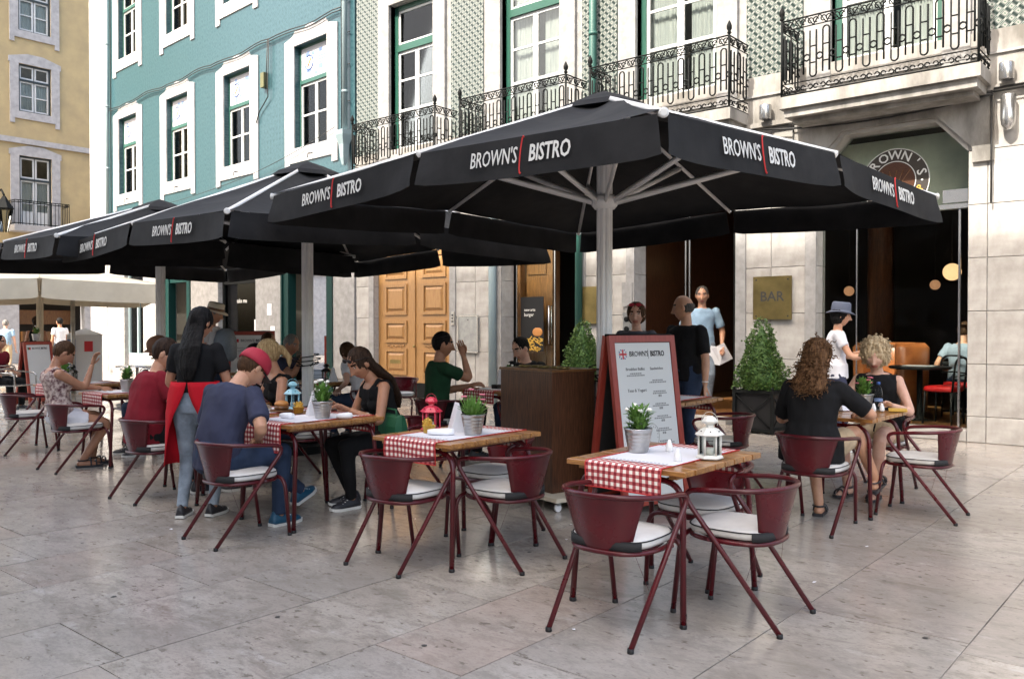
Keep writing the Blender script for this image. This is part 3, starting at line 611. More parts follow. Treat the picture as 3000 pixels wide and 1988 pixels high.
def teal_window(c, z0, z1, idx, banner):
    s = MB(); zz = z0 - .34; t = .035
    out = [(c - 1.08, zz - .16), (c - .86, zz - .16), (c - .86, zz), (c + .86, zz), (c + .86, zz - .16), (c + 1.08, zz - .16), (c + 1.08, z0 + .55)]
    s.box(c - 1.08, c - .678, -.05, t, z0, z1).box(c + .678, c + 1.08, -.05, t, z0, z1).box(c - 1.08, c + 1.08, -.05, t, z0 - .34, z0 - .002)
    s.box(c - 1.08, c - .86, -.05, t, z0 - .5, z0 - .342).box(c + .86, c + 1.08, -.05, t, z0 - .5, z0 - .342)
    s.prism([(c - 1.08, z1 + .002), (c + 1.08, z1 + .002), (c + 1.08, z1 + .16), (c + .72, z1 + .24), (c + .62, z1 + .36), (c + .3, z1 + .33), (c, z1 + .4), (c - .3, z1 + .33), (c - .62, z1 + .36), (c - .72, z1 + .24), (c - 1.08, z1 + .16)], -.05, t)
    s.build('window_surround', 'white_trim', tl)
    y0, y1 = -.2, -.13; f = MB(); a, b = c - .675, c + .675; zt = z0 + 1.56
    f.box(a, a + .05, y0, y1, z0, z1).box(b - .05, b, y0, y1, z0, z1).box(a + .05, b - .05, y0, y1, z1 - .05, z1).box(a + .05, b - .05, y0, y1 + .02, zt - .045, zt + .045)
    f.build('window_casing', 'pipe_green', tl)
    f = MB(); a += .05; b -= .05; y0, y1 = -.19, -.15
    f.box(a, b, y0, y1, z0, z0 + .07).box(a, b, y0, y1, zt - .1, zt - .046).box(a, a + .055, y0, y1, z0 + .07, zt - .1).box(b - .055, b, y0, y1, z0 + .07, zt - .1).box(c - .045, c + .045, y0, y1 + .01, z0 + .07, zt - .1)
    zm = (z0 + zt) / 2; f.box(a + .055, c - .045, y0, y1, zm - .02, zm + .02).box(c + .045, b - .055, y0, y1, zm - .02, zm + .02)
    f.box(a, b, y0, y1, zt + .046, zt + .09).box(a, b, y0, y1, z1 - .09, z1 - .05).box(a, a + .04, y0, y1, zt + .09, z1 - .09).box(b - .04, b, y0, y1, zt + .09, z1 - .09)
    if not banner: f.box(c - .03, c + .03, y0, y1, zt + .09, z1 - .09)
    fr = f.build('window_frame', 'white_paint', tl)
    for x0, x1 in ((a + .055, c - .045), (c + .045, b - .055)):
        for q0, q1 in ((z0 + .07, zm - .02), (zm + .02, zt - .1)): MB().box(x0, x1, -.175, -.17, q0, q1).build('pane', 'grey_glass', fr)
    if banner:
        bn = MB().box(a + .02, b - .02, -.14, -.134, zt + .05, z1 - .06).build('banner', 'banner', tl)
        m = MB(); rg = random.Random(idx)
        for k in range(9):
            x, z = a + .1 + rg.random() * 1.0, z1 - .2 - rg.random() * .08 if k < 5 else zt + .09 + rg.random() * .12; q = .05 + rg.random() * .06
            m.box(x, x + q * 1.4, -.133, -.130, z, z + q)
        m.build('banner_squares', 'blue_pale', bn)['kind'] = 'stuff'
        cx_, cz_ = c + .28, (zt + z1) / 2 + .0
        MB().tube([(cx_ + .17 * math.cos(q), -.13, cz_ + .17 * math.sin(q)) for q in [R(60 + i * 22) for i in range(14)]], .013, 4).build('banner_ring', 'blue_print', bn)
        MB().tube([(cx_ + .06, -.13, cz_ - .09), (cx_ - .07, -.13, cz_ + .08)], .012, 4).build('banner_stroke', 'orange_print', bn)
        m = MB()
        for k in range(3): m.box(c - .42, c + .0, -.133, -.130, cz_ + .06 - .075 * k, cz_ + .075 - .075 * k + .01)
        m.build('banner_lines', 'blue_pale', bn)['kind'] = 'stuff'
    else: MB().box(a + .04, b - .04, -.175, -.17, zt + .09, z1 - .09).build('pane', 'grey_glass', fr)
    MB().box(c - .75, c + .75, -1.3, -1.25, z0 - .1, z1 + .1).build('room_wall', 'room_grey' if banner else 'ochre_curtain', tl)
    if banner: MB().box(c + .1, c + .62, -.9, -.85, z0, z1 - .3).box(c - .3, c - .22, -.6, -.55, z0, z1).build('room_partition', 'yellow_trim', tl)
    if banner:
        h = MB().tube([(c - .1, .03, z0 - .2), (c - .1, .16, z0 - .24), (c - .1, .16, z0 - .34)], .012, 5).tube([(c + .05, .03, z0 - .17), (c - .1, .14, z0 - .24)], .01, 5); h.build('bracket', 'iron', tl)
for i, c in enumerate(WC): teal_window(c, 5.68, 8.08, i, True)
for i, c in enumerate(WC): teal_window(c, 9.95, 12.35, i + 4, False)
# ground floor infill
for i, (a, b, k) in enumerate(GO):
    m = (a + b) / 2
    if k == 'door':
        MB().box(a, a + .28, -.2, .02, 0, 3.6).box(b - .28, b, -.2, .02, 0, 3.6).box(a + .28, b - .28, -.2, -.02, 2.75, 3.6).box(a, a + .06, .02, .06, 0, 3.6).box(b - .06, b, .02, .06, 0, 3.6).build('door_frame', 'green_door_paint', tl)
        MB().box(a + .25, m, -1.1, -1.05, .1, 2.75).build('inner_wall', 'paper_grey' if i == 0 else 'room_dark', tl)
        MB().box(a + .25, b - .25, -1.25, -1.2, 0, 3.6).build('room_back', 'room_dark', tl)
        if i == 0: MB().box(a + .28, b - .28, -1.04, -1.0, .1, 1.25).build('wainscot', 'board_red', tl)
        for q0, q1 in ((.2, .9), (1.1, 2.6)): MB().box(a + .06, a + .24, .021, .04, q0, q1).build('panel', 'green_door_paint', tl)
    else:
        MB().box(a, b, -.18, -.1, 0, .6).build('stall_riser', 'white_trim', tl)
        f = MB().box(a, a + .07, -.2, -.1, .6, 3.6).box(b - .07, b, -.2, -.1, .6, 3.6).box(a, b, -.2, -.1, .6, .66).box(a, b, -.2, -.1, 2.6, 2.68)
        if i == 3: f.box(m - .04, m + .04, -.2, -.1, .66, 2.6)
        fr = f.build('shop_front', 'pipe_grey' if i == 3 else 'iron', tl)
        MB().box(a + .07, b - .07, -.16, -.155, .66, 3.6).build('pane', 'grey_glass', fr)
        MB().box(a, b, -1.6, -1.55, 0, 3.6).box(a, b, -1.55, -.3, .3, .34).build('shop_interior', 'room_dark', tl)
        MB().box(a + .1, b - .5, -.9, -.8, 1.55, 1.62).box(a + .1, b - .2, -1.0, -.7, .5, .95).build('shop_shelf', 'stone_trim', fr)
write('take me', .16, 'letter_white', fr if False else tl, (5.15, -.14, 2.15), (R(90), 0, math.pi), .001)
for x, z in ((4.42, 1.5),): MB().box(x - .1, x + .1, -.15, -.14, z - .16, z + .16).build('notice', 'paper', tl)
for x, z in ((3.35, 1.35), (3.5, 1.9)): MB().box(x - .1, x + .1, .031, .036, z - .14, z + .14).build('notice', 'paper', tl)
for x, z, m in ((1.75, 1.75, 'paper_grey'), (1.3, 1.8, 'paper_grey'), (1.75, 1.3, 'blue_pale')): MB().box(x - .2, x + .2, -1.03, -1.02, z - .2, z + .2).build('notice', m, tl)
for i, x in enumerate((5.6, 5.3, 4.9)): MB().lathe([(.1, 0), (.12, .1), (.1, .3), (.12, .35)], 12, c=(x, -.5, .95)).build('display_jar', 'ochre_curtain', tl)
# downpipes with hopper heads, cables
for x, zt in ((.22, 5.75), (13.26, 4.75)):
    p = MB().tube([(x, .11, 13), (x, .11, zt)], .06, 10)
    for z in (6.6, 8.6, 10.6): p.lathe([(.07, -.03), (.07, .03)], 10, c=(x, .11, z))
    p.build('drainpipe', 'pipe_grey', tl)
    MB().lathe([(.2, 0), (.2, -.1), (.12, -.3), (.09, -.6), (.05, -.75)], 4, c=(x, .13, zt), smooth=False, rot=R(45)).build('hopper', 'pipe_grey', tl)
for x in (.42,):
    m = MB().tube([(x, .05, 12.8), (x, .05, 5.4)], .014, 5)
    for z in (6.4, 7.2, 7.9, 8.6): m.tube([(x, .05, z), (x - .3, .05, z)], .01, 5)
    m.build('conduit', 'cable', tl)
m = MB()
for d in (0, .06):
    pts = []
    for k in range(40):
        x = .4 + 12.9 * k / 39; pts.append((x, .08, 8.52 - d + .015 * math.sin(k * 1.3) - .07 * math.sin(x * .92) ** 2 + (.0 if k % 9 else -.02)))
    m.tube(pts, .013, 5)
m.tube([(3.4, .08, 8.5), (3.42, .1, 7.5), (3.45, .08, 7.1), (3.9, .06, 6.8), (4.05, .06, 6.55)], .014, 5).tube([(3.46, .08, 8.5), (3.52, .1, 7.3)], .012, 5)
m.tube(sag((.6, .1, 5.9), (6, .12, 5.15), .12), .008, 4).tube(sag((6, .12, 5.15), (13.2, .1, 5.1), .1), .008, 4)
m.build('facade_cable', 'cable', tl)
mat('box_olive', (.11, .11, .05), .6); MB().box(3.58, 3.74, .0, .12, 7.36, 7.72).build('junction_box', 'box_olive', tl)
# ------------------------------------------------ yellow building across the side street (faces +x)
yl = thing('yellow_building', 'yellow ochre building with grey stone window surrounds at the far left', 'building', (-38, 0, 0))
wy = [(10.3, 11.55), (13.64, 14.9), (16.9, 18.15), (20.2, 21.45)]
rows = [(5.6, 8.5, 'door'), (10.3, 12.25, 'win'), (13.6, 15.6, 'win')]
w = MB(); e = 4.
for a, b in wy:
    w.box(-.4, 0, e, a, 4.6, 20); z = 4.6
    for z0, z1, _ in rows: w.box(-.4, 0, a, b, z, z0); z = z1
    w.box(-.4, 0, a, b, z, 20); e = b
w.box(-.4, 0, e, 30, 4.6, 20); w.build('wall', 'yellow_wall', yl)
MB().box(-9, -1.6, 4, 30, 4, 20).build('wall_core', 'room_grey', yl)
MB().box(0, .1, 4, 30, 8.98, 9.2).box(0, .14, 4, 30, 4.3, 4.6).build('string_course', 'yellow_trim', yl)
for a, b in wy:
    c = (a + b) / 2
    for z0, z1, kd in rows:
        s = MB().box(0, .06, a - .33, a, z0 - (.3 if kd == 'win' else 0), z1).box(0, .06, b, b + .33, z0 - (.3 if kd == 'win' else 0), z1)
        if kd == 'win': s.box(0, .06, a, b, z0 - .3, z0).box(0, .06, a - .33, a - .15, z0 - .5, z0 - .3).box(0, .06, b + .15, b + .33, z0 - .5, z0 - .3)
        s.prism([(a - .38, z1), (b + .38, z1), (b + .38, z1 + .22), (c + .3, z1 + .42), (c - .3, z1 + .42), (a - .38, z1 + .22)], 0, .06)
        n_ = len(s.v) - 12
        for q in range(n_, len(s.v)): x_, y_, z_ = s.v[q]; s.v[q] = (y_, x_, z_)
        s.build('window_surround', 'yellow_trim', yl)
        f = MB().box(-.16, -.04, a, a + .07, z0, z1).box(-.16, -.04, b - .07, b, z0, z1).box(-.16, -.04, a + .07, b - .07, z1 - .07, z1).box(-.16, -.04, a + .07, b - .07, z0, z0 + .05)
        zt = z1 - (.65 if kd == 'win' else .95); f.box(-.16, -.04, a + .07, b - .07, zt - .04, zt + .04); f.build('window_casing', 'dark_frame', yl)
        f = MB(); x0, x1 = -.14, -.09
        for q0, q1 in ((a + .07, c - .02), (c + .02, b - .07)):
            for r0, r1 in ((z0 + .05, zt - .04), (zt + .04, z1 - .07)):
                f.box(x0, x1, q0, q0 + .06, r0, r1).box(x0, x1, q1 - .06, q1, r0, r1).box(x0, x1, q0 + .06, q1 - .06, r0, r0 + (.6 if kd == 'door' and r0 < zt - .5 else .07)).box(x0, x1, q0 + .06, q1 - .06, r1 - .06, r1)
                if r1 < zt + .01: f.box(x0, x1, q0 + .06, q1 - .06, (r0 + r1) / 2 - .02, (r0 + r1) / 2 + .02)
        fr = f.build('window_frame', 'white_paint', yl)
        MB().box(-.125, -.12, a + .08, c - .03, z0 + .1, z1 - .1).build('pane', 'grey_glass', fr); MB().box(-.125, -.12, c + .03, b - .08, z0 + .1, z1 - .1).build('pane', 'grey_glass', fr)
        n = 36; row = [(-.2 + .02 * math.sin(i * 1.7), a + .06 + (b - a - .12) * i / n) for i in range(n + 1)]
        MB().add([(x, y, z0) for x, y in row] + [(x, y, zt) for x, y in row], [(i, i + 1, n + 2 + i, n + 1 + i) for i in range(n)], smooth=True).build('curtain', 'curtain', fr, fixn=False)
        if kd == 'door':
            bl = MB().box(0, .75, a - .45, b + .45, z0 - .25, z0).build('balcony', 'yellow_trim', yl)
            r = MB()
            for z in (z0 + .06, z0 + .9, z0 + .98): r.tube([(.02, a - .42, z), (.7, a - .42, z), (.7, b + .42, z), (.02, b + .42, z)], .02, 5)
            ny = 15
            for i in range(ny + 1): y = a - .42 + (b - a + .84) * i / ny; r.tube([(.7, y, z0), (.7, y, z0 + .98)], .013, 4)
            for i in range(4):
                for y in (a - .42, b + .42): r.tube([(.7 * i / 4, y, z0), (.7 * i / 4, y, z0 + .98)], .013, 4)
            r.build('railing', 'iron', bl)
# ground floor shops
s = MB(); e = 4.
for a, b in ((6, 8.6), (10., 12.6), (13.6, 16.2), (17.4, 20)): s.box(-.4, .02, e, a, 0, 4.3).box(-.4, .02, a, b, 3.2, 4.3); e = b
s.box(-.4, .02, e, 30, 0, 4.3); s.build('shop_wall', 'yellow_trim', yl)
MB().box(-1.5, -1.4, 4, 30, 0, 4.3).build('shop_back', 'room_dark', yl)
for i, (a, b) in enumerate(((6, 8.6), (10., 12.6), (13.6, 16.2), (17.4, 20))):
    MB().box(-.3, .1, a, b, 2.5, 3.1).build('fascia', 'board_red' if i % 2 else 'brown_wood', yl)
    MB().box(-.9, -.5, a + .3, b - .2, .3, 1.3).box(-1.1, -.9, a + .2, b - .2, 1.6, 2.2).build('display', 'brown_wood', yl)
lt = thing('street_lantern', 'black wall lantern cut by the left edge of the photograph', 'lantern', (-36.9, 12.7, 5.2))
MB().tube([(-1.1, 0, 1.6), (-.3, 0, 1.7), (0, 0, 1.45)], .04, 6).build('bracket', 'iron', lt)
m = MB().lathe([(.12, 0), (.3, .9), (.34, .92), (.2, 1.15), (.05, 1.4)], 6, smooth=False); m.build('lamp_housing', 'grey_glass', lt)
m = MB()
for i in range(6): a = math.pi * i / 3; m.tube([(.12 * math.cos(a), .12 * math.sin(a), 0), (.3 * math.cos(a), .3 * math.sin(a), .9)], .02, 4)
m.lathe([(.33, .9), (.35, .93), (.2, 1.16), (.05, 1.42)], 6, smooth=False).build('lamp_frame', 'iron', lt)
# ------------------------------------------------ unseen buildings across the street, behind the camera, added and sized to shade the terrace
def opposite(x0, x1, y1, h, label, m):
    t = thing('unseen_opposite_building', label, 'building', ((x0 + x1) / 2, y1, 0)); hw = (x1 - x0) / 2
    MB().box(-hw, hw, -10, 0, 0, h - .8).build('wall', m, t)
    MB().box(-hw - .1, hw + .1, -10.2, .35, h - .79, h - .5).build('cornice', 'stone_trim', t)
    rf = MB().add([(-hw, .3, h - .5), (hw, .3, h - .5), (hw, -10.2, h - .5), (-hw, -10.2, h - .5), (-hw, -5, h + 1.2), (hw, -5, h + 1.2)], [(0, 1, 5, 4), (2, 3, 4, 5), (1, 2, 5), (3, 0, 4)]).build('roof', 'brown_wood', t)
    n = int(hw * 2 / 3)
    fl = MB().box(-.6, .6, 0, .04, 0, 2.2).mesh('window', 'white_paint'); gm = MB().box(-.5, .5, .041, .06, .1, 2.1).mesh('pane', 'grey_glass')
    for i in range(n):
        for z in range(1, int(h / 3.6)):
            o = mk('window', fl, t, (-hw + (i + .5) * hw * 2 / n, 0, z * 3.5)); mk('pane', gm, o)
YB = -9.; HB = (12 - YB) * math.tan(R(SUN_EL)) / math.hypot(1, SUN_DX) + 2.9
opposite(-24.5, -17.6, YB, HB + 1.1, 'unseen cream building across the square, added to shade the terrace', 'cream_cloth')
opposite(-17.5, 3.5, YB, HB, 'unseen white building across the square, added to shade the bistro front', 'white_trim')

# ------------------------------------------------ cafe umbrellas
def umbrella(loc, rz, h_edge, h_apex, S, label, text_edges, drop=.235, mats=('canopy_cloth', 'aluminium'), group='black bistro umbrellas', hub=2.52):
    """square canopy; local corner directions at 45+90k degrees"""
    t = thing('cafe_umbrella', label, 'umbrella', (*loc, 0), rz, group)
    P = MB(); pr = .068; n = 24
    prof = [(pr * (1 - .16 * (k % 3 == 0)) * math.cos(2 * math.pi * k / n), pr * (1 - .16 * (k % 3 == 0)) * math.sin(2 * math.pi * k / n)) for k in range(n)]
    P.loft([[(x, y, z) for x, y in prof] for z in (.1, h_apex - .1)], smooth=False); P.build('pole', mats[1], t)
    MB().box(-.35, .35, -.35, .35, .002, .09).lathe([(.12, .09), (.1, .3), (.085, .32)], 16).build('base', 'iron' if mats[0] == 'canopy_cloth' else 'stone', t)
    MB().lathe([(.085, -.06), (.11, -.03), (.11, .04), (.08, .06)], 16, c=(0, 0, hub)).build('hub', mats[1], t)
    MB().lathe([(.1, -.08), (.13, 0), (.08, .06)], 12, c=(0, 0, h_apex - .06)).build('crown_hub', mats[1], t)
    ends = []
    for k in range(8):
        a = R(45 * k + 45); corner = k % 2 == 0; r = S * math.sqrt(2) / 2 if corner else S / 2 * 1.012
        ends.append(Vector((r * math.cos(a), r * math.sin(a), h_edge + (0 if corner else .07))))
    ap = Vector((0, 0, h_apex))
    for k in range(8):
        e = ends[k]; d = (e - ap); q = d.normalized()
        up = Vector((-d.x, -d.y, 0)).normalized()
        MB().tube([ap + d * .03 + Vector((0, 0, .0)), e + q * .01], .024, 4, side=(0, 0, 1), ry=.017).build('rib', mats[1], t)
        if k % 2 == 0 and mats[0] == 'canopy_cloth': MB().lathe([(.012, 0), (.027, .004), (.028, .018), (.017, .024)], 14).build('rib_end_cap', 'letter_white', t, e + q * .0, Vector((d.x, d.y, 0)).to_track_quat('Z', 'Y').to_euler())
        mid = ap + d * .56 - Vector((0, 0, .02))
        sb = Vector((.09 * math.cos(R(45 * k + 45)), .09 * math.sin(R(45 * k + 45)), hub))
        MB().tube([sb, mid], .027, 4, side=(0, 0, 1), ry=.018).build('strut', mats[1], t)
        # canopy panel between rib k and k+1
        e2 = ends[(k + 1) % 8]; nn = 9; vs = []; fs = []
        for i in range(nn + 1):
            u = .02 + .98 * i / nn
            for j in range(nn + 1):
                v = j / nn; p = ap.lerp(e, u).lerp(ap.lerp(e2, u), v)
                sg = .07 * math.sin(math.pi * v) * math.sin(math.pi * min(1, u * .9 + .05)); p = p - Vector((0, 0, sg - .004)); p.z += .022 * noise.noise(Vector((p.x * 1.7 + loc[0], p.y * 1.7, k)))
                if v in (0, 1): p.z += .008
                vs.append(p)
        for i in range(nn):
            for j in range(nn): a0 = i * (nn + 1) + j; fs.append((a0, a0 + 1, a0 + nn + 2, a0 + nn + 1))
        MB().add(vs, fs, smooth=True).build('canopy_panel', mats[0], t, fixn=False)
        # valance
        L = (e2 - e).length; ex = (e2 - e).normalized(); out = Vector(((e + e2).x, (e + e2).y, 0)).normalized()
        vs, fs = [], []; nx, nz = 26, 6; rr = random.Random(k + int(loc[0] * 10))
        ph = rr.random() * 6
        for i in range(nx + 1):
            u = i / nx; s0 = .035 + (L - .07) * u
            base = e + ex * s0 + out * .012; endf = min(u, 1 - u)
            dr = drop * (1 + .05 * math.sin(math.pi * u) - (.06 if endf < .03 else 0))
            for j in range(nz + 1):
                v = j / nz; wv = (.010 * math.sin(u * 9 + ph) + .03 * math.exp(-((endf) / .10) ** 2) * math.sin(v * 2.2)) * v - .0
                sgm = .05 * math.sin(math.pi * u) * 0
                vs.append(base + out * (wv + .022 * v) - Vector((0, 0, dr * v + sgm)) + ex * (math.copysign(.035, .5 - u) * -v * (endf < .03)))
        for i in range(nx):
            for j in range(nz): a0 = i * (nz + 1) + j; fs.append((a0, a0 + nz + 1, a0 + nz + 2, a0 + 1))
        va = MB().add(vs, fs, smooth=True).build('valance', mats[0], t, fixn=False)
        if k in text_edges:
            yaw = math.atan2(ex.y, ex.x); tilt = math.asin(ex.z)
            if out.dot(Vector((math.sin(yaw), -math.cos(yaw), 0))) < 0: yaw += math.pi; tilt = -tilt
            X = Vector((math.cos(yaw) * math.cos(tilt), math.sin(yaw) * math.cos(tilt), math.sin(tilt)))
            c = (e + e2) / 2 + out * .037 - Vector((0, 0, drop * .5))
            ro = Matrix((X, Vector((0, 0, 1)) - X * X.z, out)).transposed().to_euler()
            ro = (R(90), -0.0, yaw)
            rm_ = Matrix.Rotation(yaw, 4, 'Z') @ Matrix.Rotation(-tilt, 4, 'Y') @ Matrix.Rotation(R(84), 4, 'X')
            eu = rm_.to_euler()
            write("BROWN'S", .142, 'letter_white', va, c - X * .252, eu, .0006, .66)
            write("BISTRO", .142, 'letter_white', va, c + X * .215, eu, .0026, .70)
            st = MB().tube([(0.006 - .014 * math.cos(q * 1.5), .115 * math.sin(q * 1.57), 0) for q in [-1.25 + i * .25 for i in range(11)]], .0055, 4)
            st.build('logo_stroke', 'letter_red', va, c - X * .012 + out * .002, eu)
    if mats[0] == 'canopy_cloth':
        cp = MB(); rings = []
        for r, z in ((.44, -.155), (.38, -.10), (.18, -.01), (.02, .05)):
            rings.append([(r * (1 + .10 * (k % 2 == 0)) * math.cos(math.pi * k / 4 + R(45)), r * (1 + .10 * (k % 2 == 0)) * math.sin(math.pi * k / 4 + R(45)), h_apex + z) for k in range(8)])
        cp.loft(rings, smooth=False).build('vent_cap', mats[0], t)
        rg = MB()
        for z, r in ((1.02, .13), (1.07, .15), (1.12, .13)): rg.tube([(r * math.cos(a), r * math.sin(a), z + .02 * math.sin(a)) for a in [2 * math.pi * i / 20 for i in range(20)]], .007, 5, closed=True)
        for i in range(4): a = i * math.pi / 2; rg.tube([(.06 * math.cos(a), .06 * math.sin(a), 1.0), (.14 * math.cos(a), .14 * math.sin(a), 1.05)], .006, 4)
        rg.build('wire_ring', 'iron', t)
    return t
# edge k joins rib k and k+1; corner 0 (45 deg) local. rz turns corner 3*... the corner at local -45 deg (k=6) points to the camera
URZ = math.atan2(-.763, .647) - R(-45)
u1 = umbrella((-4.12, 6.08), URZ, 2.57, 3.41, 4.0, "nearest black umbrella printed BROWN'S BISTRO, over the empty front tables", (4, 5, 6, 7))
u2 = umbrella((-8.38, 6.14), URZ, 2.44, 3.36, 4.0, "second black umbrella, over the waitress and the man in a red cap", (4, 5))
u3 = umbrella((-12.0, 6.2), URZ, 2.49, 3.27, 4.0, "farthest black umbrella at the left, behind the other two", (4, 5))
cu = umbrella((-19.0, 7.2), R(69.2), 2.30, 2.78, 4.2, 'wide cream parasol over the neighbouring cafe at the left', (), .37, ('cream_cloth', 'cream_cloth'), 'cream parasols', 2.2)
# ------------------------------------------------ chairs
def make_chair():
    t = thing('cafe_chair', 'x', 'chair')
    tr = .0135; zt = .665
    back = []
    pts = [(-.23, -.30, .012)] + []
    # one bent tube: rear foot - diagonal - arm bend - horseshoe rail - arm bend - diagonal - rear foot
    left = rounded([(-.235, -.30, .012), (-.262, .185, .60), (-.268, .06, zt)], .13, 7)
    horse = [(.268 * math.sin(a) * 1.0, -.04 - .245 * math.cos(a), zt + .012 * max(0, math.cos(a))) for a in [R(d) for d in range(-90, 91, 12)]]
    lf = rounded([(-.225, -.30, .012), (-.262, .20, .645), (-.268, -.04, zt)], .10, 7)
    rt = [(-x, y, z) for x, y, z in [tuple(p) for p in lf]][::-1]
    MB().tube([tuple(p) for p in lf[:-1]] + horse + rt[1:], tr, 9).build('frame', 'chair_red', t)
    u = rounded([(-.20, .265, .012), (-.215, .215, .41), (.215, .215, .41), (.20, .265, .012)], .09, 6)
    MB().tube(u, tr, 9).build('front_leg_frame', 'chair_red', t)
    # seat ring and straps to the diagonals
    ring = [(.215 * (1 if abs(math.cos(a)) < .01 else 1) * math.copysign(abs(math.cos(a)) ** .75, math.cos(a)), .0 + .225 * math.copysign(abs(math.sin(a)) ** .8, math.sin(a)), .405) for a in [2 * math.pi * i / 28 for i in range(28)]]
    m = MB().tube(ring, .012, 7, closed=True)
    for s in (-1, 1): m.tube([(s * .21, .06, .405), (s * .25, .05, .415)], .009, 6).tube([(s * .17, -.17, .405), (s * .225, -.135, .24)], .001, 3)
    m.build('seat_ring', 'chair_red', t)
    MB().lathe([(.19, 0), (.2, .006), (.19, .012)], 24, c=(0, 0, .405)).build('seat_plate', 'chair_red', t)
    # sheet-metal back, wide at the rail, narrow at the seat
    vs, fs = [], []; nu, nv = 14, 5
    for o in (0, .004):
        for j in range(nv + 1):
            v = j / nv; z = .41 + (zt - .41) * v; wa = 44 + 12 * v; rx = (.205 + .063 * v) - o; ry = (.215 + .03 * v) - o
            for i in range(nu + 1):
                a = R(-wa + 2 * wa * i / nu); vs.append((rx * math.sin(a) * 1.02, -.01 - .03 * v - ry * math.cos(a), z))
    st = (nu + 1) * (nv + 1)
    for j in range(nv):
        for i in range(nu):
            a = j * (nu + 1) + i; fs.append((a, a + 1, a + nu + 2, a + nu + 1)); fs.append((a + st, a + nu + 1 + st, a + nu + 2 + st, a + 1 + st))
    for j in range(nv):
        for a in (j * (nu + 1), j * (nu + 1) + nu): fs.append((a, a + st, a + st + nu + 1, a + nu + 1))
    MB().add(vs, fs, smooth=True).build('back_panel', 'chair_red', t)
    # cushion with piping and black rear band
    def sq(r, z, k=.62, yo=.005): return [(r * math.copysign(abs(math.cos(a)) ** k, math.cos(a)), yo + r * 1.02 * math.copysign(abs(math.sin(a)) ** k, math.sin(a)), z) for a in [2 * math.pi * i / 32 for i in range(32)]]
    cu = MB().loft([sq(.17, .420), sq(.205, .424), sq(.212, .437), sq(.211, .455), sq(.203, .466), sq(.16, .474), sq(.06, .478)]).build('cushion', 'cushion', t)
    MB().tube(sq(.2125, .459), .0036, 5, closed=True).build('piping', 'black_cloth', cu)
    bd = MB(); ring = [p for p in sq(.2165, .0)]
    sel = [p for p in ring if p[1] < -.13]; sel.sort(key=lambda p: math.atan2(p[0], -p[1]))
    n = len(sel); bd.add([(x, y, .418) for x, y, z in sel] + [(x, y, .458) for x, y, z in sel] + [(x * 1.02, y * 1.02, .458) for x, y, z in sel] + [(x * 1.02, y * 1.02, .418) for x, y, z in sel],
        [(q * n + i, q * n + i + 1, ((q + 1) % 4) * n + i + 1, ((q + 1) % 4) * n + i) for q in range(4) for i in range(n - 1)], smooth=True).build('cushion_band', 'black_cloth', cu)
    for x, y in ((-.225, -.30), (.225, -.30), (-.20, .265), (.20, .265)): MB().lathe([(.015, 0), (.016, .004), (.015, .022)], 8, c=(x, y, 0)).build('foot_cap', 'black_plastic', t)
    return t
CH = [  # x, y, yaw, label
 (-2.28, 3.52, 2, 'empty dark red metal chair at the nearest table, its back to the camera'),
 (-1.92, 4.05, 92, 'empty dark red chair right of the nearest table, seen from the side'),
 (-2.33, 4.42, 180, 'empty red chair on the far side of the nearest table'),
 (-3.93, 3.62, 3, 'empty red chair with its back to the camera at the table with the pink lantern'),
 (-3.49, 4.05, 93, 'empty red chair right of the pink lantern table, in front of the podium'),
 (-3.98, 4.48, 182, 'empty red chair on the far side of the pink lantern table'),
 (-5.25, 3.28, -3, 'red chair under the man in the red cap'),
 (-5.32, 4.88, 172, 'red chair under the dark-haired woman with the green bag'),
 (-6.73, 4.90, 175, 'red chair under the blond woman in the black tank top'),
 (-7.05, 3.60, 0, 'red chair under the man in the red T-shirt'),
 (-9.50, 5.20, 178, 'red chair under the man in the brown cap, facing the woman in white shorts'),
 (-9.10, 3.80, 0, 'red chair under the short-haired woman in white shorts'),
 (-10.8, 3.95, -4, 'empty red chair with its back to the camera near the left edge'),
 (-10.9, 5.30, 178, 'empty red chair behind the table near the left edge'),
 (-2.34, 6.20, 0, 'red chair under the woman with long curly brown hair'),
 (-2.42, 7.92, 178, 'red chair under the woman with curly blond hair'),
 (-1.86, 7.07, 92, 'empty red chair at the far right, in front of the bistro window'),
 (-3.50, 7.02, 97, 'empty red chair right behind the menu board'),
 (-6.62, 6.60, 8, 'red chair under the man in the green T-shirt'),
 (-6.40, 8.15, 180, 'red chair under the man half hidden behind the podium'),
 (-5.72, 6.98, 60, 'red chair holding a brown bag left of the podium'),
 (-9.85, 6.85, -70, 'red chair under the man in the dark striped polo shirt'),
 (-8.35, 7.15, 88, 'red chair under the brown-haired woman bowed over her table'),
 (-9.70, 8.80, -140, 'empty red chair in front of the wooden double door'),
 (-11.3, 6.80, -70, 'red chair under the man seen between the blond woman and the shop wall'),
]
proto = make_chair(); chairs = []
for i, (x, y, yw, lb) in enumerate(CH):
    if i == 0: c = proto; c.location = (x, y, 0); c.rotation_euler = (0, 0, R(yw)); c['label'] = lb; c['group'] = 'dark red metal cafe chairs'
    else: c = dup(proto, (x, y, 0), R(yw), lb)
    chairs.append(c)
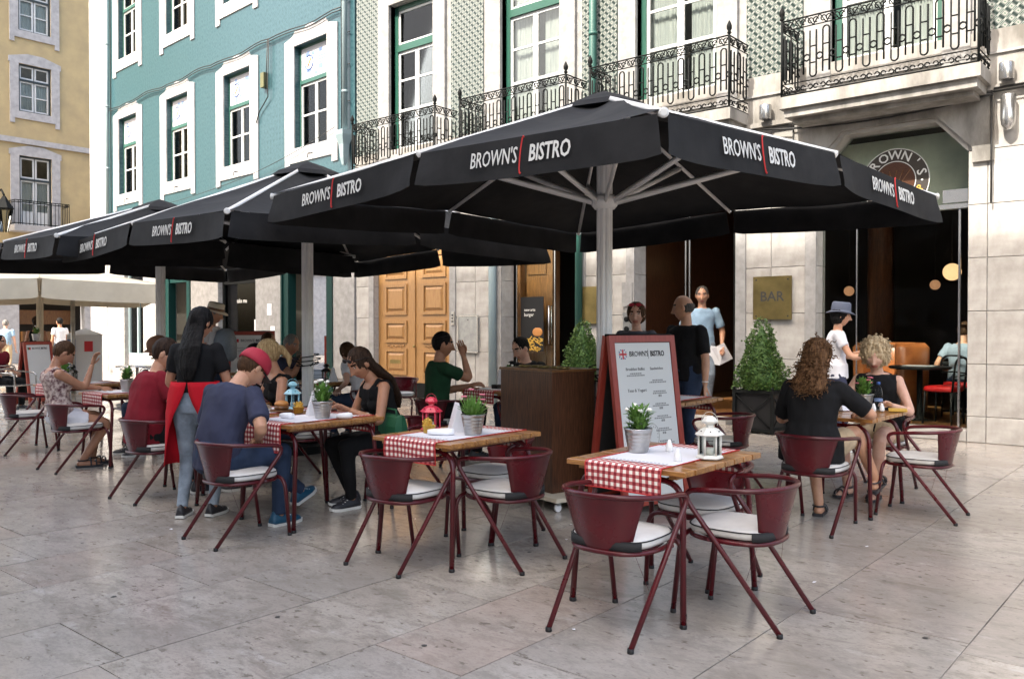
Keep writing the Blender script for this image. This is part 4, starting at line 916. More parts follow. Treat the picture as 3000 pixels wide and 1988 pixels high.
# ------------------------------------------------ tables
TW, TD, TH = .70, .86, .76
def make_table():
    t = thing('cafe_table', 'x', 'table'); n = 8; w = TD / n
    sl = MB(); b = .004
    sl.box(-TW / 2, TW / 2, -w / 2 + .005, w / 2 - .005, 0, .028 - b)
    sl.add([(-TW / 2, -w / 2 + .005, .028 - b), (TW / 2, -w / 2 + .005, .028 - b), (TW / 2, w / 2 - .005, .028 - b), (-TW / 2, w / 2 - .005, .028 - b), (-TW / 2 + b, -w / 2 + .005 + b, .028), (TW / 2 - b, -w / 2 + .005 + b, .028), (TW / 2 - b, w / 2 - .005 - b, .028), (-TW / 2 + b, w / 2 - .005 - b, .028)], [(4, 5, 6, 7), (0, 1, 5, 4), (1, 2, 6, 5), (2, 3, 7, 6), (3, 0, 4, 7)])
    me = sl.mesh('slat', 'slat_wood', fixn=False)
    for i in range(n): mk('slat', me, t, (random.uniform(-.003, .003), -TD / 2 + w * (i + .5), TH - .028 + random.uniform(-.001, .001)))
    for s in (-1, 1): MB().box(s * .27 - .02, s * .27 + .02, -TD / 2 + .03, TD / 2 - .03, TH - .048, TH - .0285).build('batten', 'slat_wood', t)
    for s in (-1, 1):
        MB().tube(rounded([(-.33, s * .40, .01), (-.30, s * .355, TH - .065), (.30, s * .355, TH - .065), (.33, s * .40, .01)], .12, 7), .016, 9).build('leg_frame', 'chair_red', t)
    for sx in (-1, 1): MB().tube([(sx * .2, -.355, TH - .065), (sx * .2, .355, TH - .065)], .011, 7).build('under_frame', 'chair_red', t)
    for x in (-.33, .33):
        for y in (-.40, .40): MB().lathe([(.018, 0), (.019, .004), (.018, .02)], 8, c=(x, y, 0)).build('foot_cap', 'black_plastic', t)
    return t
TB = [(-2.35, 4.06, 0, 'nearest slatted wooden table, with a white lantern and a potted plant'),
 (-3.87, 4.02, 0, 'slatted wooden table with the pink lantern, in front of the podium'),
 (-5.40, 3.99, 0, 'slatted wooden table between the man in the red cap and the dark-haired woman'),
 (-6.12, 4.03, 0, 'slatted wooden table with the blue lantern, partly behind the waitress'),
 (-7.12, 4.28, 0, 'wooden table with a checked cloth in front of the man in the red T-shirt'),
 (-9.18, 4.42, 0, 'wooden table in front of the woman in white shorts'),
 (-10.95, 4.62, 0, 'wooden table nearest the left edge, behind the empty chair'),
 (-2.42, 7.05, 0, 'slatted wooden table shared by the two curly-haired women'),
 (-4.22, 7.36, 0, 'slatted wooden table half hidden behind the menu board'),
 (-6.35, 7.35, 0, 'slatted wooden table in front of the man in the green T-shirt'),
 (-9.08, 6.95, 0, 'wooden table between the man in the striped polo and the bowed woman'),
 (-12.1, 6.90, 0, 'wooden table far behind the waitress')]
tproto = make_table(); tables = []
for i, (x, y, yw, lb) in enumerate(TB):
    if i == 0: c = tproto; c.location = (x, y, 0); c['label'] = lb; c['group'] = 'slatted wooden cafe tables'
    else: c = dup(tproto, (x, y, 0), R(yw), lb)
    tables.append(c)
def runner(x, y, label, w=.45, d0=.13, d1=.13):
    prof = [(-TD / 2 - .006 - .0, TH - d0), (-TD / 2 - .008, TH - d0 * .5), (-TD / 2 - .006, TH - .01), (-TD / 2 + .004, TH + .004)]
    prof += [(-TD / 2 + .05 + (TD - .1) * i / 6, TH + .0035) for i in range(7)] + [(TD / 2 - .004, TH + .004), (TD / 2 + .006, TH - .01), (TD / 2 + .008, TH - d1 * .5), (TD / 2 + .006, TH - d1)]
    vs, fs, uv = [], [], []; n = 14; L = 0; Ls = []
    for i, p in enumerate(prof):
        if i: L += math.dist(p, prof[i - 1])
        Ls.append(L)
    for i, (py, pz) in enumerate(prof):
        end = 1 if i < 2 or i > len(prof) - 3 else 0
        for j in range(n + 1):
            u = j / n; vs.append((-w / 2 + w * u, py + (-1 if i < 4 else 1) * end * .006 * math.sin(u * 9 + x), pz + (0 if not end else .003 * math.sin(u * 5))))
    for i in range(len(prof) - 1):
        for j in range(n):
            a = i * (n + 1) + j; fs.append((a, a + 1, a + n + 2, a + n + 1)); uu = [(j / n * w, Ls[i]), ((j + 1) / n * w, Ls[i]), ((j + 1) / n * w, Ls[i + 1]), (j / n * w, Ls[i + 1])]; uv.append([(a_, b_) for a_, b_ in uu])
    o = MB().add(vs, fs, smooth=True, uvs=uv).build('table_runner', 'gingham', None, (x, y, 0), fixn=False, label=label, cat='tablecloth', group='red gingham table runners')
    e = MB()
    for i in (0, len(prof) - 1): e.tube([tuple(vs[i * (n + 1) + j]) for j in range(n + 1)], .004, 4)
    for j in (0, n): e.tube([tuple(vs[i * (n + 1) + j]) for i in range(len(prof))], .003, 4)
    e.build('hem', 'letter_red', o); return o
def mat_(x, y, rz, label, w=.42, d=.62, dots=True):
    o = MB().box(-w / 2, w / 2, -d / 2, d / 2, 0, .0015).build('paper_mat', 'paper', None, (x, y, TH + .0055), R(rz), label=label, cat='placemat', group='white paper placemats')
    m = MB()
    for s in (-1, 1):
        for i in range(16): m.box(-w / 2 + .03 + i * (w - .06) / 16, -w / 2 + .03 + (i + .55) * (w - .06) / 16, s * (d / 2 - .025) - .004, s * (d / 2 - .025) + .004, .0015, .0022)
    m.build('printed_border', 'letter_grey', o)
names = ['the nearest table', 'the pink lantern table', 'the table of the man in the red cap', 'the blue lantern table', 'the table of the man in the red T-shirt', 'the table of the woman in white shorts', 'the table nearest the left edge', None, 'the table behind the menu board', 'the table of the man in the green T-shirt', None, None]
for i, nm in enumerate(names):
    if nm:
        x, y = TB[i][:2]; runner(x, y, 'red and white gingham runner hanging over ' + nm, .45, .13 if i != 2 else .2)
        if i < 10: mat_(x + .01, y - .02, random.uniform(-4, 4), 'white paper placemat on ' + nm)
# ------------------------------------------------ things on the tables
ZT = TH + .0075
def lantern(x, y, m, label, z=ZT, s=1.):
    t = thing('lantern', label, 'lantern', (x, y, z), random.random(), 'metal candle lanterns'); n = 6; t.scale = (.91,) * 3; q = R(30)
    def hx(pr, m_, nm): return MB().lathe([(r * s, h * s) for r, h in pr], n, smooth=False, rot=q).build(nm, m_, t)
    hx([(.078, 0), (.08, .006), (.072, .014), (.066, .02)], m, 'base'); hx([(.066, .128), (.085, .136), (.07, .150), (.05, .168), (.034, .176), (.022, .178)], m, 'roof')
    hx([(.022, .177), (.02, .19), (.044, .206), (.046, .214), (.03, .236), (.012, .243)], m, 'top_vent')
    for i in range(n):
        a = q + 2 * math.pi * i / n; MB().tube([(.062 * s * math.cos(a), .062 * s * math.sin(a), .018 * s), (.062 * s * math.cos(a), .062 * s * math.sin(a), .13 * s)], .0062 * s, 4).build('post', m, t)
        a2 = a + math.pi / n; c, s_ = math.cos(a2), math.sin(a2); r = .053 * s
        ww = MB()
        for k in (-.5, .5): ww.box(-.022 * s, .022 * s, -.002, .002, .074 * s + k * .1 * s - .004, .074 * s + k * .1 * s + .004)
        o = MB().box(-.024 * s, .024 * s, -.001, .001, .02 * s, .128 * s).build('glass', 'thin_glass', t, (r * c, r * s_, 0), (0, 0, a2 + R(90)))
    MB().lathe([(.022 * s, 0), (.022 * s, .04 * s)], 12, c=(0, 0, .02 * s)).build('candle', 'wax', t)
    MB().tube([(.05 * s * math.cos(a), 0, .19 * s + .055 * s * math.sin(a) + .02 * s) for a in [R(-20 + 10 * i) for i in range(23)]], .0016, 4).build('handle', m, t)
    for i in range(6): a = i * math.pi / 3; MB().ball((.058 * s * math.cos(a), .058 * s * math.sin(a), .158 * s), .0045 * s, 6, 4).build('vent_hole', 'black_plastic', t)
lantern(-2.10, 4.08, 'metal_white', 'white metal lantern on the nearest table')
lantern(-4.10, 4.0, 'metal_pink', 'pink metal lantern beside a potted plant')
lantern(-6.05, 4.28, 'metal_blue', 'pale blue metal lantern on the table behind the man in the red cap', s=1.05)
lantern(-8.95, 6.85, 'metal_black', 'black lantern on a far table beside the umbrella pole', s=1.0)
lantern(-11.15, 4.6, 'metal_black', 'black lantern on the table nearest the left edge')
lantern(-9.3, 4.62, 'metal_black', 'black lantern in front of the woman in white shorts')
def pot_plant(x, y, label, flower, z=ZT, seed=0, big=1., grassy=False, nf=7):
    rr = random.Random(seed); t = thing('potted_plant', label, 'plant', (x, y, z), rr.random() * 6, 'small potted plants on the tables'); t.scale = (.96,) * 3
    pr = [(.052, 0), (.056, .004)]
    for k in range(5): pr += [(.0585 + .0038 * k, .014 + .021 * k), (.0610 + .0038 * k, .018 + .021 * k), (.0595 + .0038 * k, .024 + .021 * k)]
    pr += [(.080, .13), (.084, .133), (.082, .138), (.076, .136)]
    pot = MB().lathe(pr, 22, cap=False); pot.lathe([(.052, .001), (.001, .002)], 22, cap=False); pot.build('pot', 'tin', t)
    MB().lathe([(.075, .118), (.03, .124), (.001, .126)], 14, cap=False).build('soil', 'soil', t)
    lv = MB(); n = int(150 * big)
    for i in range(n):
        a = rr.random() * 6.283; ph = rr.uniform(.1, 1.2) if not grassy else rr.uniform(.05, .95)
        L = rr.uniform(.045, .085) if not grassy else rr.uniform(.10, .17); b = rr.uniform(0, .045)
        base = Vector((b * math.cos(a), b * math.sin(a), .12 + (0 if grassy else rr.random() * .11)))
        d = Vector((math.cos(a) * math.sin(ph), math.sin(a) * math.sin(ph), math.cos(ph))); s = d.cross(Vector((0, 0, 1))).normalized() * (rr.uniform(.008, .016) if not grassy else .006)
        nn = s.cross(d).normalized(); dr = Vector((0, 0, -.2 * L * math.sin(ph)))
        p = [base, base + d * L * .45 + s + nn * .003 + dr * .3, base + d * L * .45 - s + nn * .003 + dr * .3, base + d * L * .8 + s * .7 + dr, base + d * L * .8 - s * .7 + dr, base + d * L + dr * 1.6, base + d * L * .5 - nn * .002 + dr * .3, ]
        lv.add(p, [(0, 6, 1), (0, 2, 6), (1, 6, 3), (6, 2, 4), (3, 6, 4), (3, 4, 5)])
    lv.build('leaves', 'leaf', t, fixn=False)['kind'] = 'stuff'
    for i in range(nf):
        a = rr.random() * 6.283; r = rr.uniform(.01, .075); h = rr.uniform(.21, .30)
        p = Vector((r * math.cos(a), r * math.sin(a), h)); fl = MB()
        if flower == 'petal_white' and not grassy:
            fl.ball(p, (.016, .016, .012), 8, 6)
        else:
            for k in range(7): b = k * .9 + rr.random() * .3; fl.ball(p + Vector((.012 * math.cos(b), .012 * math.sin(b), .004)), (.009, .009, .006), 6, 4)
        f = fl.build('flower', flower, t)
        MB().tube([(r * .3 * math.cos(a), r * .3 * math.sin(a), .12), (r * .8 * math.cos(a), r * .8 * math.sin(a), .17), tuple(p)], .0022, 4).build('stalk', 'leaf_dark', f)
pot_plant(-2.50, 4.02, 'potted plant with white flowers left on the nearest table', 'petal_white', seed=1, nf=6)
pot_plant(-3.71, 3.99, 'potted pink flowers right of the pink lantern', 'petal_pink', seed=2, grassy=True, nf=4)
pot_plant(-5.25, 3.98, 'bushy potted plant with white flowers before the dark-haired woman', 'petal_white', seed=3, big=1.4, nf=12)
pot_plant(-2.36, 7.32, 'potted pink flowers beside a water bottle', 'petal_pink', seed=4, nf=9)
pot_plant(-6.15, 7.22, 'small potted plant right of the man in the green T-shirt', 'petal_white', seed=5, nf=3)
pot_plant(-8.9, 7.15, 'potted plant with white flowers on a far table by the pole', 'petal_white', seed=6, nf=8)
pot_plant(-7.2, 4.5, 'potted pale flowers in front of the man in the red T-shirt', 'petal_white', seed=7, nf=8)
pot_plant(-9.05, 4.3, 'potted plant with white flowers beside the seated woman with short hair', 'petal_white', seed=8, nf=8)
pot_plant(-11.0, 4.45, 'potted plant with white flowers on the table nearest the left edge', 'petal_white', seed=9, nf=8)
def shaker(x, y, label, z=ZT): 
    t = thing('shaker', label, 'shaker', (x, y, z), 0, 'salt and pepper shakers'); MB().lathe([(.017, 0), (.021, .008), (.019, .03), (.011, .055), (.007, .066)], 14).build('body', 'white_plastic', t); MB().ball((.0, -.013, .02), (.006, .006, .003), 6, 4).build('mark', 'letter_grey', t)
shaker(-2.38, 4.15, 'rear of two small white shakers on the nearest table'); shaker(-2.17, 3.87, 'front of two small white shakers on the nearest table')
shaker(-2.25, 7.22, 'left white shaker beside the water bottle'); shaker(-2.20, 7.27, 'right white shaker beside the water bottle')
def tent(x, y, rz, label, z=ZT, h=.19, front='sign_dark'):
    t = thing('table_card', label, 'menu card', (x, y, z), R(rz), 'folded table cards')
    MB().prism([(-.055, 0), (.055, 0), (0, h)], -.05, .05, plane='xz').build('card', 'paper', t)
    mt = Matrix.Translation((.03, 0, h / 2)) @ Matrix.Rotation(math.atan2(-.055, h) , 4, 'Y'); MB().box(.0, .0015, -.048, .048, -h * .47, h * .44, mt=mt).build('printed_side', front, t)
    MB().box(.003, .0045, -.044, .04, -h * .44, -h * .16, mt=mt).build('printed_fries', 'fries', t)
tent(-3.92, 4.06, 60, 'folded white table card between the pink lantern and the plant'); tent(-5.5, 4.08, 60, 'folded table card left of the bushy potted plant')
tent(-6.5, 7.5, 110, 'folded table card on the table of the man in the green T-shirt'); tent(-8.75, 6.8, 60, 'folded white table card on a far table')
tent(-2.48, 7.18, 150, 'folded blue and dark card left of the potted pink flowers')
def napkin_roll(x, y, rz, label, L=.17):
    m = MB().tube([(-L / 2, 0, .02), (-L / 4, .002, .021), (L / 4, 0, .022), (L / 2, .004, .022)], [.014, .021, .023, .019], 12)
    for v in range(len(m.v)): p = m.v[v]; m.v[v] = (p[0], p[1] + .004 * noise.noise(Vector(p) * 40), max(0, p[2] + .004 * noise.noise(Vector(p) * 30)))
    m.build('napkin', 'napkin', None, (x, y, ZT), R(rz), label=label, cat='napkin', group='paper napkins')
napkin_roll(-3.85, 3.84, 35, 'rolled white napkin near the edge of the pink lantern table'); napkin_roll(-5.45, 3.80, 10, 'crumpled white napkin in front of the burger', .13)
napkin_roll(-5.12, 4.08, 50, 'white napkin by the forearm of the dark-haired woman', .12)
def fries(x, y, label):
    t = thing('fries_cup', label, 'fries', (x, y, ZT), random.random(), 'small cups of fries')
    MB().lathe([(.035, 0), (.045, .05), (.047, .05)], 14).build('cup', 'fries', t); m = MB()
    for k in range(26): a = random.random() * 6.28; r = random.random() * .035; m.box(-.004, .004, -.004, .004, 0, random.uniform(.03, .055), mt=Matrix.Translation((r * math.cos(a), r * math.sin(a), .045)) @ Matrix.Rotation(random.uniform(-.6, .6), 4, 'X') @ Matrix.Rotation(random.uniform(-.6, .6), 4, 'Y'))
    m.build('fries', 'fries', t)['kind'] = 'stuff'
fries(-4.0, 3.88, 'little heap of fries beside the pink lantern'); fries(-5.72, 4.1, 'cup of fries between the blue lantern and the plant')
b = thing('burger', 'burger with a sesame bun on a board beside the man in the red cap', 'burger', (-5.95, 4.1, ZT))
MB().lathe([(.09, 0), (.1, .005), (.1, .012)], 20).build('plate', 'brown_wood', b); MB().ball((0, 0, .06), (.058, .058, .03), 16, 9).build('bun', 'bun', b); MB().lathe([(.055, .015), (.06, .03), (.055, .045)], 16).build('filling', 'brown_wood', b)
m = MB(); n = 18; vs = []
for j in range(2):
    for i in range(n): a = math.pi * .1 + i / (n - 1) * math.pi * .8; vs.append((-.42 * j, .11 * math.cos(a) * (1 - .25 * j), .005 + .075 * math.sin(a) * (1 - .5 * j)))
m.add(vs, [(i, i + 1, n + i + 1, n + i) for i in range(n - 1)], smooth=True); o = m.build('menu_sheet', 'cream_cloth', None, (-5.9, 3.88, ZT), R(8), fixn=False, label='curled cream menu sheet lying on the table of the man in the red cap', cat='menu')
sm = o.modifiers.new('thick', 'SOLIDIFY'); sm.thickness = .002
bt = thing('water_bottle', 'clear plastic water bottle with a blue cap between the curly-haired women', 'bottle', (-2.25, 7.34, ZT))
MB().lathe([(.03, 0), (.034, .01), (.034, .05), (.031, .055), (.034, .062), (.034, .10), (.031, .105), (.034, .112), (.034, .15), (.022, .19), (.013, .205), (.013, .215)], 20, cap=False).build('body', 'bottle_plastic', bt)
MB().lathe([(.0145, .213), (.0145, .235), (.001, .236)], 14).build('cap', 'blue_print', bt); MB().lathe([(.0345, .075), (.0345, .1)], 20, cap=False).build('label_band', 'blue_pale', bt)
MB().lathe([(.03, .004), (.032, .012), (.032, .12), (.001, .121)], 16).build('water', 'bottle_plastic', bt)
MB().box(-.07, .07, -.1, .1, 0, .012).build('guide_book', 'fries', None, (-2.12, 7.42, ZT), .3, label='yellow edged booklet under the hand of the curly blond woman', cat='book')
bt = thing('water_bottle', 'blue tinted water bottle on the table of the woman in white shorts', 'bottle', (-8.95, 4.72, ZT)); MB().lathe([(.035, 0), (.036, .15), (.015, .2), (.014, .225)], 14).build('body', 'water_blue', bt)
bt = thing('orange_drink', 'glass of orange drink on the table nearest the left edge', 'glass', (-11.2, 4.35, ZT)); MB().lathe([(.03, 0), (.036, .13)], 14).build('drink', 'orange_print', bt)
MB().box(-.045, .045, -.04, .04, 0, .045).build('ashtray', 'black_plastic', None, (-6.33, 7.2, ZT), label='square black ashtray left of the small potted plant', cat='ashtray')
gbg = thing('green_bag', 'green bag on the lap of the dark-haired woman', 'bag', (-5.16, 4.60, .47), R(-15))
m = MB().loft([[(x * sx, y * sy, z) for x, y in ((-.19, -.09), (0, -.11), (.19, -.09), (.21, 0), (.19, .09), (0, .11), (-.19, .09), (-.21, 0))] for sx, sy, z in ((.7, .5, .0), (.78, .6, .02), (.8, .6, .2), (.78, .4, .27), (.75, .2, .29))], smooth=False); mat('bag_green', (.003, .075, .03), .7, bump=.2, bs=12); m.build('body', 'bag_green', gbg)
MB().tube([(-.12, -.02, .28), (-.1, -.02, .33), (.1, -.02, .33), (.12, -.02, .28)], .008, 6).build('strap', 'bag_green', gbg)
bb = thing('brown_bag', 'brown leather bag resting on a chair left of the podium', 'bag', (-5.72, 6.98, .48), R(40)); mat('brown_leather', (.09, .04, .025), .5, bump=.2, bs=20)
MB().ball((0, 0, .13), (.19, .12, .14), 16, 10).build('body', 'brown_leather', bb); MB().tube([(-.1, 0, .2), (-.08, 0, .33), (.08, 0, .33), (.1, 0, .2)], .008, 6).build('strap', 'brown_leather', bb)
# ------------------------------------------------ podium on a trolley
pd = thing('podium', 'tall dark brown wooden host podium standing on a small white trolley', 'podium', (-4.48, 5.74, 0), R(-14))
MB().box(-.36, .36, -.225, .225, .115, 1.09).build('cabinet', 'dark_brown_wood', pd)
MB().box(-.37, .37, -.235, .235, 1.092, 1.11).build('top_board', 'brown_wood', pd); MB().box(-.355, .355, -.2265, -.2255, .14, 1.07).build('door_panel', 'dark_brown_wood', pd)
tr = thing('trolley', 'white plastic trolley with casters under the podium', 'trolley', (-4.40, 5.66, 0), R(-14)); MB().box(-.37, .45, -.27, .25, .08, .113).build('platform', 'cream_cloth', tr)
for x in (-.3, .4):
    for y in (-.22, .2):
        w = MB().tube([(-.012, 0, 0), (.012, 0, 0)], .03, 12).build('caster', 'white_plastic', tr, (x, y, .031)); MB().box(-.02, .02, -.015, .015, .02, .048).build('bracket', 'steel', w)
for i in range(5): MB().lathe([(.05, 0), (.055, .012), (.045, .018)], 14).build('dish', 'brass', None, (-4.72 + .12 * i, 5.74 - .02 * i + .04 * (i % 2), 1.111), label=('brass dish at the left end of the podium top', 'second brass dish from the left on the podium', 'middle brass dish on the podium top', 'fourth brass dish from the left on the podium', 'brass dish at the right end of the podium top')[i], cat='dish', group='brass dishes on the podium')
# ------------------------------------------------ menu boards
def menu_board(loc, rz, label, flag, scale=1., full=True):
    t = thing('menu_board', label, 'menu board', (*loc, 0), rz, 'folding menu boards'); W, Hh, sp = .74 * scale, 1.40 * scale, .21 * scale
    for s in (1, -1):
        T_ = Matrix.Translation((0, s * sp, 0)) @ Matrix.Rotation(s * math.atan2(sp - .02, Hh), 4, 'X')
        if s < 0: T_ = Matrix.Rotation(math.pi, 4, 'Z') @ Matrix.Translation((0, sp, 0)) @ Matrix.Rotation(math.atan2(sp - .02, Hh), 4, 'X')
        fr = MB(); b = .055
        for x0, x1, z0, z1 in ((-W / 2, -W / 2 + b, 0, Hh), (W / 2 - b, W / 2, 0, Hh), (-W / 2 + b, W / 2 - b, Hh - b, Hh), (-W / 2 + b, W / 2 - b, .06, .06 + b)): fr.box(x0, x1, -.016, .016, z0, z1)
        f = fr.build('frame', 'board_red', t); f.matrix_local = T_
        MB().box(-W / 2 + b, W / 2 - b, -.008, .004, .115, Hh - b).build('board', 'blackboard', f)
        if s > 0:
            po = MB().box(-W / 2 + b + .004, W / 2 - b - .004, .005, .008, .12, Hh - b - .005).build('poster', 'paper_grey', f)
            k = scale; rot = (R(90), 0, R(180)); y = .0095
            write("BROWN'S", .060 * k, 'letter_black', po, (.055 * k, y, Hh - .15 * k), rot, .0003, .80); write("BISTRO", .060 * k, 'letter_black', po, (-.155 * k, y, Hh - .15 * k), rot, .0016, .82)
            MB().box(-.052 * k, -.050 * k, y - .001, y, Hh - .19 * k, Hh - .11 * k).build('printed_bar', 'letter_black', po)
            fx, fz = .232 * k, Hh - .15 * k; fw, fh = .04 * k, .038 * k
            if flag == 'uk':
                fg = MB().box(fx - fw, fx + fw, y - .001, y, fz - fh, fz + fh).build('flag', 'flag_blue', po)
                m = MB()
                for a in (R(43), R(-43)): m.box(-.055 * k, .055 * k, -.0005, .0005, -.007 * k, .007 * k, mt=Matrix.Translation((fx, y + .0005, fz)) @ Matrix.Rotation(a, 4, 'Y'))
                m.box(fx - fw, fx + fw, y, y + .0012, fz - .012 * k, fz + .012 * k).box(fx - .012 * k, fx + .012 * k, y, y + .0012, fz - fh, fz + fh); m.build('flag_white', 'letter_white', po)
                MB().box(fx - fw, fx + fw, y, y + .002, fz - .007 * k, fz + .007 * k).box(fx - .007 * k, fx + .007 * k, y, y + .002, fz - fh, fz + fh).build('flag_red', 'flag_red', po)
            else:
                MB().box(fx + .005 * k, fx + fw, y - .001, y, fz - fh * .7, fz + fh * .7).build('flag_green', 'flag_green', po); MB().box(fx - fw, fx + .005 * k, y - .001, y, fz - fh * .7, fz + fh * .7).build('flag_red', 'flag_red', po)
            if full:
                for s_, x, z, q in (('Breakfast Buffet', .11, .27, .033), ('Sandwiches', -.13, .27, .033), ('Teas & Yogurt', .11, .44, .036)): write(s_, q, 'letter_grey', po, (x, y, Hh - z), rot, .0002)
                m = MB(); rg = random.Random(5)
                for cxx, z, n_ in ((.11, .30, 2), (.11, .55, 3), (.11, .68, 3), (-.13, .36, 2), (-.14, .45, 3), (-.14, .55, 3), (-.15, .65, 3), (-.15, .75, 3), (-.16, .85, 3), (-.16, .95, 3), (.10, .82, 3), (.1, 1.0, 3)):
                    for q in range(n_):
                        w_ = (.065, .09, .02)[q] * rg.uniform(.8, 1.1); x = -w_ 
                        while x < w_: e_ = min(x + rg.uniform(.008, .02), w_); m.box(cxx + x, cxx + e_, y - .001, y, Hh - z - .016 * q - (.01 if q < 2 else .018), Hh - z - .016 * q); x = e_ + .005
                m.build('printed_text', 'letter_grey', po)['kind'] = 'stuff'
                MB().tube([(-.03 + .06 * math.cos(a), y, Hh - .80 + .085 * math.sin(a)) for a in [2 * math.pi * i / 24 for i in range(24)]], .0015, 4, closed=True).build('printed_stamp', 'letter_grey', po)
                for i in range(9): a = R(200 - i * 27); MB().box(-.03 + .045 * math.cos(a) - .003, -.03 + .045 * math.cos(a) + .003, y - .001, y, Hh - .80 + .065 * math.sin(a) - .005, Hh - .80 + .065 * math.sin(a) + .005).build('stamp_mark', 'letter_grey', po)
    MB().tube([(-W / 2, 0, Hh - .01), (W / 2, 0, Hh - .01)], .012, 6).build('hinge', 'iron', t)
    return t
menu_board((-3.68, 5.93), R(-103), "red framed menu board with a British flag behind the nearest table", 'uk')
menu_board((-12.3, 7.9), R(-128), "dark red framed menu board with a Portuguese flag behind the seated men at left", 'pt', 1.0)
# ------------------------------------------------ topiary in black boxes
def topiary(x, y, label, label2, seed):
    rr = random.Random(seed); p = thing('planter_box', label, 'planter', (x, y, 0), 0, 'black planter boxes'); h, s = .60, .275
    MB().box(-s + .02, s - .02, -s + .02, s - .02, .03, h - .02).build('box', 'black_plastic', p)
    m = MB()
    for sx in (-1, 1):
        for sy in (-1, 1): m.box(sx * s - .022, sx * s + .022, sy * s - .022, sy * s + .022, .0, h)
    for z in (.03, h - .05):
        for q in (-1, 1): m.box(-s + .022, s - .022, q * s - .018, q * s + .018, z, z + .04).box(q * s - .018, q * s + .018, -s + .022, s - .022, z, z + .04)
    m.build('frame', 'iron', p)
    for q in (-1, 1):
        for r_ in (-1, 1): MB().tube([(-s * r_, q * (s + .004), .06), (s * r_, q * (s + .004), h - .06)], .009, 4).tube([(q * (s + .004), -s * r_, .06), (q * (s + .004), s * r_, h - .06)], .009, 4).build('cross_brace', 'iron', p)
    for sx in (-1, 1):
        for sy in (-1, 1): MB().ball((sx * s, sy * s, h + .018), .022, 10, 7).build('corner_knob', 'iron', p)
    MB().box(-s + .03, s - .03, -s + .03, s - .03, h - .06, h - .03).build('soil', 'soil', p)
    t = thing('topiary_bush', label2, 'bush', (x, y, h - .03), 0, 'clipped box bushes'); MB().tube([(0, 0, 0), (0, 0, .5)], .02, 7).build('trunk', 'bark', t)
    m = MB(); Hc = 1.0
    for i in range(5200):
        z = (1 - math.sqrt(rr.random() * .985)) * Hc * 1.02; r0 = .345 * max(0., 1 - z / Hc) ** .78 * (1 + .16 * noise.noise(Vector((z * 7 + seed, i * .0, 3.1)))) + .02
        a = rr.random() * 6.283; r0 *= 1 + .34 * noise.noise(Vector((2.2 * math.cos(a), 2.2 * math.sin(a), z * 6 + seed))); r = r0 * (1 - .35 * rr.random() ** 2) + (.05 * rr.random() if rr.random() < .12 else 0)
        c = Vector((r * math.cos(a), r * math.sin(a), z + .02)); d = Vector((math.cos(a) + rr.uniform(-.8, .8), math.sin(a) + rr.uniform(-.8, .8), rr.uniform(-.2, 1.2))).normalized(); s_ = d.orthogonal().normalized(); s_.rotate(Matrix.Rotation(rr.random() * 6, 3, d)); L = rr.uniform(.024, .046); w = L * .38
        m.add([c, c + d * L * .5 + s_ * w, c + d * L, c + d * L * .5 - s_ * w], [(0, 1, 2, 3)])
    m.build('crown', 'box_leaf', t, fixn=False)['kind'] = 'stuff'
    MB().lathe([(.26, .03), (.24, .2), (.16, .5), (.06, .8), (.005, .92)], 12).build('inner_twigs', 'leaf_dark', t)
topiary(-5.05, 11.35, 'black planter box with crossed braces under the BAR plaque', 'cone-shaped clipped bush below the brass BAR plaque', 1)
topiary(-8.12, 11.35, 'black planter box left of the doorway, behind the umbrella pole', 'cone-shaped clipped bush beside the umbrella pole, left of the doorway', 2)
# ------------------------------------------------ bistro furniture inside
def inside_table(x, y, label):
    t = thing('bistro_table', label, 'table', (x, y, .15), 0, 'dark tables inside the bistro'); MB().lathe([(.39, .72), (.41, .74), (.41, .755), (.39, .76)], 28).build('top', 'black_plastic', t); MB().lathe([(.2, 0), (.05, .03), (.04, .1), (.04, .72)], 12).build('stem', 'iron', t)
    MB().box(-.2, .2, -.15, .15, .762, .768).build('paper_mat', 'paper', t)
inside_table(-3.40, 12.92, 'round dark table just inside the bistro window'); inside_table(-3.35, 14.6, 'dark table deeper inside the bistro window, with a bottle'); inside_table(-8.95, 12.85, 'dark table inside the left window, with a folded card')
w = thing('wine_bottle', 'dark wine bottle on the table inside the window', 'bottle', (-3.25, 14.5, .918)); MB().lathe([(.035, 0), (.037, .01), (.037, .17), (.014, .22), (.014, .28)], 12).build('body', 'black_plastic', w); MB().lathe([(.016, .25), (.016, .285)], 10).build('cap', 'letter_white', w)
a = thing('leather_armchair', 'orange leather tub armchair inside the bistro window', 'armchair', (-4.0, 13.6, .15), R(150)); a.scale = (1.25,) * 3
m = MB(); n = 16
rg = []
for i in range(n + 1):
    q = R(-125 + 250 * i / n); cx_, cy_ = .36 * math.sin(q), -.36 * math.cos(q); ux, uy = math.sin(q), -math.cos(q)
    rg.append([(cx_ + ux * o, cy_ + uy * o, z) for o, z in ((-.05, .05), (.05, .05), (.07, .6), (.075, .8), (.02, .86), (-.04, .8), (-.05, .6))])
m.loft(rg).build('back', 'orange_leather', a); MB().ball((0, 0, .38), (.33, .33, .1), 16, 8).build('seat', 'orange_leather', a); MB().lathe([(.3, 0), (.33, .1), (.33, .33)], 16).build('base', 'orange_leather', a)
